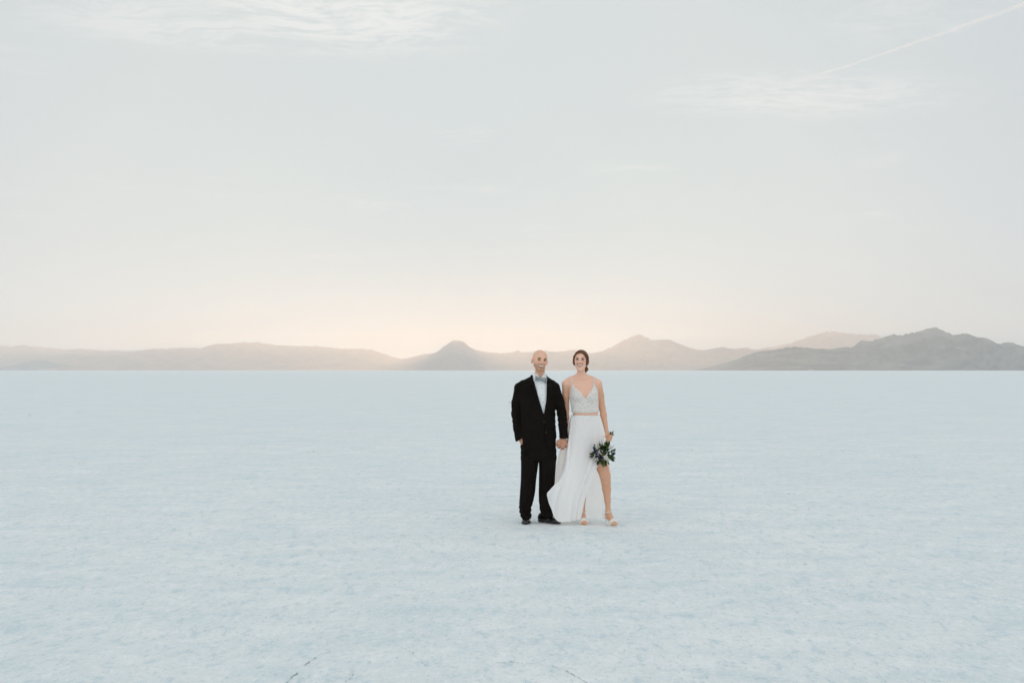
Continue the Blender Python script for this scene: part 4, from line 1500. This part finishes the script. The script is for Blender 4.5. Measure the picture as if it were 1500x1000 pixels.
def rose_mesh():
    V = []; F = []
    rg = random.Random(3)
    for ring, (cnt, r, lift, tilt) in enumerate(((4, .30, .62, 1.25), (5, .55, .48, .95), (6, .82, .26, .60), (6, 1.0, .02, .25))):
        for k in range(cnt):
            a0 = 2 * math.pi * (k + .37 * ring) / cnt + rg.uniform(-.1, .1)
            b0 = len(V)
            for i in range(4):
                for j in range(5):
                    u = i / 3; w = -1 + j / 2
                    aw = w * 1.25 * math.pi / cnt * (.45 + .55 * math.sin(math.pi * (.2 + .6 * u)))
                    rr = r * (.25 + .75 * u * math.cos(tilt * .55)) + .05 * w * w * u
                    z = lift * .6 + u * math.sin(tilt) * .55 - .10 * w * w * u + (.05 if i == 3 else 0) * (1 - ring * .5)
                    V.append((rr * math.cos(a0 + aw), rr * math.sin(a0 + aw), z))
            for i in range(3):
                for j in range(4):
                    a = b0 + i * 5 + j
                    F.append((a, a + 5, a + 6, a + 1))
    me = bpy.data.meshes.new('white_rose')
    me.from_pydata(V, [], F)
    for p_ in me.polygons:
        p_.use_smooth = True
    me.materials.append(mt_petal)
    return me


def spike_mesh():
    """a head of small star florets"""
    V = []; F = []
    rg = random.Random(11)
    for k in range(16):
        a = k * 2.4
        z = k / 15 * 1.5
        r = .62 * (1 - .5 * k / 15)
        c0 = Vector((r * math.cos(a), r * math.sin(a), z))
        n_ = Vector((math.cos(a), math.sin(a), .5)).normalized()
        q = n_.to_track_quat('Z', 'Y')
        for j in range(5):
            b0 = len(V)
            th_ = 2 * math.pi * j / 5 + rg.random()
            for dx, dy, dz in ((0, 0, 0), (.22, -.16, .06), (.44, 0, .10), (.22, .16, .06)):
                x = dx * math.cos(th_) - dy * math.sin(th_); y = dx * math.sin(th_) + dy * math.cos(th_)
                V.append(tuple(c0 + q @ Vector((x, y, dz))))
            F.append((b0, b0 + 1, b0 + 2, b0 + 3))
    me = bpy.data.meshes.new('blue_flower')
    me.from_pydata(V, [], F)
    me.materials.append(mt_blue)
    return me


def build_bouquet():
    c0 = P(880.5, 660.5, -.185)
    root = empty('bouquet', tuple(c0))
    tag(root, 'bouquet of white and navy flowers with green leaves in the woman\'s hand', 'bouquet')
    rg = random.Random(21)

    def put(name, me, pos, direction, roll, sc):
        o = bpy.data.objects.new(name, me)
        COL.objects.link(o)
        o.parent = root
        o.location = Vector(pos) - Vector(c0)
        d = Vector(direction).normalized()
        q = d.to_track_quat('X' if me.name.startswith('leaf') else 'Z', 'Z' if me.name.startswith('leaf') else 'Y')
        o.rotation_mode = 'QUATERNION'
        o.rotation_quaternion = q @ Euler(((roll, 0, 0) if me.name.startswith('leaf') else (0, 0, roll))).to_quaternion()
        o.scale = (sc, sc, sc) if not isinstance(sc, tuple) else sc
        return o
    lm, rm, sm = leaf_mesh(), rose_mesh(), spike_mesh()
    for px_, py, y, r in ((872.5, 651.5, -.215, .026), (876.5, 657.5, -.238, .024), (891.0, 652.5, -.215, .024), (883.6, 666.5, -.240, .025), (886.8, 670.2, -.228, .020)):
        pos = P(px_, py, y)
        d = pos - c0
        put('white_flower', rm, pos + np.array([0, -.014, 0]), (d[0] * .8, -.10, d[2] * .8 + .03), rg.random() * 6, r)
    for px_, py, y, r, dv in ((870.5, 659.5, -.228, .026, (-.4, -.6, .8)), (873.5, 664.0, -.240, .027, (-.3, -.9, .3)), (878.0, 667.0, -.236, .024, (-.1, -.9, -.2)), (868.5, 655.5, -.215, .019, (-.5, -.3, 1)), (893.2, 662.0, -.225, .023, (.4, -.7, .4)), (895.0, 658.0, -.212, .017, (.6, -.3, .9))):
        put('blue_flower', sm, P(px_, py, y - .016), dv, rg.random() * 6, r * 1.15)
    # greenery: a dense middle, longer blades at the rim
    for k in range(85):
        a = rg.random() * 2 * math.pi
        rr = rg.random() ** .6
        off = np.array([math.cos(a) * rr * .085, -.01 - .045 * (1 - rr * rr) + rg.uniform(-.02, .02), math.sin(a) * rr * .085])
        d = np.array([off[0] + rg.uniform(-.05, .05), -.05 + rg.uniform(-.06, .03), off[2] + rg.uniform(-.05, .05)])
        put('leaf', lm, c0 + off, d, rg.uniform(-1.3, 1.3), rg.uniform(.036, .056))
    for px_, py, dx, dz, sc in ((868, 663, -1, .15, .060), (867.5, 664.5, -.9, -.35, .056), (868.5, 667, -.6, -.9, .052), (866.5, 666, -.8, -.8, .045), (868, 661, -1, .5, .045), (874, 671, -.2, -1, .058), (875.5, 671, .1, -1, .050), (872, 670, -.6, -.8, .045),
                               (881, 672, 0, -1, .068), (883, 673, .2, -1, .055), (879.5, 673, -.25, -1, .050), (886, 671, .4, -1, .055), (891, 666, .5, -1, .062), (892.5, 664, .75, -.8, .056), (893, 661, 1, -.2, .045), (894, 667, .35, -1, .050),
                               (893, 653, .8, .6, .040), (870, 652, -.7, .8, .042), (879, 648, -.2, 1, .046), (884, 648, .2, 1, .046), (877, 650, -.4, .9, .052), (887, 649, .5, .8, .048)):
        put('leaf', lm, P(px_, py, -.205 + rg.uniform(-.02, .02)), (dx, rg.uniform(-.5, .1), dz), rg.uniform(-.9, .9), sc)
    # the dark middle just under the hand
    for k in range(42):
        put('leaf', lm, P(880.5 + rg.uniform(-5, 6), 653.5 + rg.uniform(-4, 7), -.235 + rg.uniform(-.015, .02)), (rg.uniform(-1, 1), rg.uniform(-.6, 0), rg.uniform(-.6, 1)), rg.uniform(-1.2, 1.2), rg.uniform(.034, .052))
    # stems run up through the fist and stick out behind it
    for k in range(7):
        e = (rg.uniform(-1.2, 1.2), rg.uniform(-1.0, 1.0), rg.uniform(-.010, .010))
        st_ = tube('stem', [P(880.5 + 3 * e[0], 659 + 3 * e[1], -.20 + e[2]), P(887.0 + e[0] * .5, 646 + e[1] * .4, -.135 + e[2] * .5), P(890.2 + e[0] * .25, 639 + e[1] * .3, -.105 + e[2] * .3), P(893.6 + e[0] * .8, 633.5 + e[1], -.085 + e[2])], .0030, mt_stem, None, 12, 6)
        attach(st_, root)
    for px_, py, dx, dz, sc in ((893.4, 636.5, -.1, 1, .046), (894.0, 635.5, .5, 1, .046), (894.6, 637.5, .75, .6, .036), (893.6, 638.5, .35, .9, .040), (894.8, 634.5, .7, 1, .034), (892.9, 634.5, -.35, 1, .032)):
        put('leaf', lm, P(px_, py, -.10 + rg.uniform(-.015, .01)), (dx, rg.uniform(-.3, .1), dz), rg.uniform(-.8, .8), sc)


# ------------------------------------------------------------------ marks on the salt
def on_ground(px, py):
    y = CAM_H * FPX / (py - HOR)
    return (px - 750) / FPX * y, y


mt_crack = cloth_material('damp_grey_crack', (0.26, 0.29, 0.31), 0.9, 60, 0, 0.4)
mt_mud = cloth_material('dark_mud_crumb', (0.085, 0.08, 0.075), 0.95, 60, 0, 0.4)


def build_cracks():
    rg = np.random.default_rng(9)
    V = []; F = []
    for path, w0, gap in (([(414, 1004), (430, 990), (438, 984), (447, 974), (458, 965), (470, 956.5), (481, 952), (492, 949)], 1.0, .25),
                          ([(500, 1003), (510, 995), (516, 990), (521, 984)], .9, .2), ([(588, 946), (598, 950), (604, 954), (612, 961), (618, 967), (627, 973)], .6, .45),
                          ([(728, 967.5), (740, 967), (752, 966.8), (770, 968), (800, 971), (818, 975.5), (834, 983), (848, 992), (866, 1004)], .8, .12),
                          ([(560, 939), (580, 937.5), (600, 938.5), (640, 941)], .4, .5), ([(1010, 985), (1030, 978), (1060, 974), (1110, 975)], .35, .5)):
        g_ = np.array([on_ground(*q) for q in path])
        C = spline(np.c_[g_, np.zeros(len(g_))], 110)[:, :2]
        T = np.gradient(C, axis=0); T /= np.linalg.norm(T, axis=1, keepdims=True)
        Nn = np.c_[-T[:, 1], T[:, 0]]
        C = C + Nn * (0.010 * fbm(np.arange(110) * .21, np.zeros(110) + w0 * 31, 3, 3))[:, None]
        wd = w0 * .0030 * np.clip(.55 + 1.3 * fbm(np.arange(110) * .33, np.zeros(110) + w0 * 17, 3, 12), 0, None)
        on = fbm(np.arange(110) * .16, np.zeros(110) + 5 + w0 * 7, 2, 44) > -.55 + 1.0 * gap
        for i in range(109):
            if not (on[i] and wd[i] > .0006):
                continue
            b0 = len(V)
            for j in (i, i + 1):
                for sg in (-1, 1):
                    q = C[j] + Nn[j] * sg * max(wd[j], .0004)
                    V.append((q[0], q[1], flat_at(q[0], q[1]) + .0035))
            F.append((b0, b0 + 1, b0 + 3, b0 + 2))
    ob = mesh_obj('salt_cracks', V, F, mt_crack)
    tag(ob, 'thin dark broken cracks in the salt crust at the bottom edge', None, None, 'stuff')


def build_crumbs():
    rg = np.random.default_rng(19)
    V = []; F = []
    base = np.array([(1, 0, 0), (-1, 0, 0), (0, 1, 0), (0, -1, 0), (0, 0, 1), (0, 0, -1), (.6, .6, .5), (-.6, .6, .4), (.6, -.6, .4), (-.6, -.6, .5)], float)
    octf = [(0, 6, 4), (6, 2, 4), (2, 7, 4), (7, 1, 4), (1, 9, 4), (9, 3, 4), (3, 8, 4), (8, 0, 4), (0, 2, 6), (2, 1, 7), (1, 3, 9), (3, 0, 8)]
    spots = [(45, 608.5, 1.7), (115, 604.5, 1.3), (453, 661, 1.2), (460, 660.5, 1.8), (441, 664, .8), (754, 844.5, 1.3), (1176, 826, 1.8), (1179, 826.5, 1.2), (1173, 827, .9), (1012, 659, 1.8), (1233, 661, 1.3), (1153, 723.5, 1.6), (1182.5, 744, 1.5), (746.5, 589.5, 1.6), (119, 678.5, 1.4), (124, 678, 1.2), (128, 678.2, 1.0),
             (352, 840, 1.5), (356, 839.4, .8), (838, 713, .7), (752.5, 706, 1.0), (90, 895, 1.0), (240, 780, .7), (1290, 581, 1.2), (1260, 591, .9), (1330, 718, .8), (1050, 862, .9), (812, 802, 1.0), (560, 700, .6), (330, 620, .8), (980, 612, .7), (640, 640, .6), (1420, 690, .7), (1087, 942, .9), (655, 985, .9), (640, 968, .8), (1210, 561, 1.0), (1315, 560, .9)]
    for k in range(90):
        spots.append((float(rg.uniform(-100, 1600)), 548 + 452 * float(rg.random()) ** 1.3, float(rg.uniform(.25, .55))))
    for px_, py, s_ in spots:
        x, y = on_ground(px_, py)
        r = s_ * .62 * y / FPX
        b0 = len(V)
        w = base * (1 + .5 * (rg.random((10, 1)) - .5)) * np.array([r * rg.uniform(.8, 1.6), r * 1.1, r * .65]) @ rotm(0, 0, rg.random() * 90).T
        V += list(w + np.array([x, y, flat_at(x, y) + r * .2]))
        F += [tuple(b0 + i for i in f_) for f_ in octf]
    ob = mesh_obj('mud_crumbs', V, F, mt_mud, smooth=False)
    tag(ob, 'scattered dark mud crumbs lying on the white salt', None, None, 'stuff')


# ------------------------------------------------------------------ far things
def build_shed():
    D = 4800.0
    x = (1187 - 750) / FPX * D
    root = empty('shed', (x, D, 0))
    tag(root, 'tiny pale shed far off at the foot of the right mountain range', 'shed')
    mw = cloth_material('pale_shed_wall', (0.62, 0.61, 0.58), 0.8, 1, 0, 0.1)
    mr = cloth_material('grey_metal_roof', (0.34, 0.34, 0.34), 0.6, 1, 0, 0.1)
    md = cloth_material('dark_shed_door', (0.08, 0.08, 0.08), 0.7, 1, 0, 0.1)

    def box(nm, a, b_, m_):
        v = [(x_, y_, z_) for x_ in (a[0], b_[0]) for y_ in (a[1], b_[1]) for z_ in (a[2], b_[2])]
        f = [(0, 1, 3, 2), (4, 6, 7, 5), (0, 4, 5, 1), (2, 3, 7, 6), (0, 2, 6, 4), (1, 5, 7, 3)]
        return mesh_obj(nm, v, f, m_, root, smooth=False)
    box('wall', (-12, -6, 0), (12, 6, 4.2), mw)
    v = [(-13, -7, 4.1), (13, -7, 4.1), (13, 7, 4.1), (-13, 7, 4.1), (-13, 0, 6.2), (13, 0, 6.2)]
    mesh_obj('roof', v, [(0, 1, 5, 4), (2, 3, 4, 5), (0, 4, 3), (1, 2, 5), (0, 3, 2, 1)], mr, root, smooth=False)
    box('door', (-9, -6.25, 0), (-5, -6.0, 3.4), md)


def build_contrail():
    # an ice trail about nine kilometres up, broad and lumpy where it is old
    alt = 9000.0
    ends = []
    for px_, py in ((1198, 109), (1640, -45)):
        k = alt / ((HOR - py) / FPX)
        ends.append(np.array([(px_ - 750) / FPX * k, k, alt]))
    n = 90; sides = 10
    tt = np.linspace(0, 1, n)
    C = ends[0] + (ends[1] - ends[0]) * tt[:, None]
    L_ = np.linalg.norm(ends[1] - ends[0])
    C[:, 2] += 45 * fbm(tt * 9, tt * 0, 3, 5)
    C[:, 0] += 25 * fbm(tt * 13, tt * 0 + 3, 3, 6)
    rad = (30 + 42 * tt) * (1 + .30 * fbm(tt * 34, tt * 0 + 8, 3, 7)) * sstep(tt, -.01, .04)
    th = np.linspace(0, 2 * np.pi, sides, endpoint=False)
    d = (ends[1] - ends[0]) / L_
    A = np.cross(d, (0, 0, 1)); A /= np.linalg.norm(A)
    B = np.cross(A, d)
    lump = 1 + .30 * fbm(tt[:, None] * 60 + 0 * th, np.cos(th)[None] * 1.5 + 0 * tt[:, None], 2, 9)
    V = C[:, None] + (rad[:, None] * lump)[..., None] * (np.cos(th)[None, :, None] * A + np.sin(th)[None, :, None] * B)
    F = [(i * sides + k, i * sides + (k + 1) % sides, (i + 1) * sides + (k + 1) % sides, (i + 1) * sides + k) for i in range(n - 1) for k in range(sides)]
    F += [tuple(range(sides))[::-1], tuple((n - 1) * sides + k for k in range(sides))]
    mid = (ends[0] + ends[1]) / 2
    ob = mesh_obj('contrail', V.reshape(-1, 3) - mid, F, None)
    ob.location = mid
    bm_ = bmesh.new(); bm_.from_mesh(ob.data); bmesh.ops.recalc_face_normals(bm_, faces=bm_.faces); bm_.to_mesh(ob.data); bm_.free()
    mt = bpy.data.materials.new('ice_trail')
    mt.use_nodes = True
    nt_ = mt.node_tree
    nt_.nodes.clear()
    pv = nt_.nodes.new('ShaderNodeVolumePrincipled')
    pv.inputs['Color'].default_value = (0.99, 0.97, 0.95, 1)
    pv.inputs['Density'].default_value = 0.0020
    pv.inputs['Anisotropy'].default_value = 0.7
    out = nt_.nodes.new('ShaderNodeOutputMaterial')
    nt_.links.new(pv.outputs[0], out.inputs['Volume'])
    ob.data.materials.append(mt)
    tag(ob, 'thin pinkish contrail slanting across the upper right sky', 'contrail')


build_man()
build_woman()
build_bouquet()
build_cracks()
build_crumbs()
build_shed()
build_contrail()
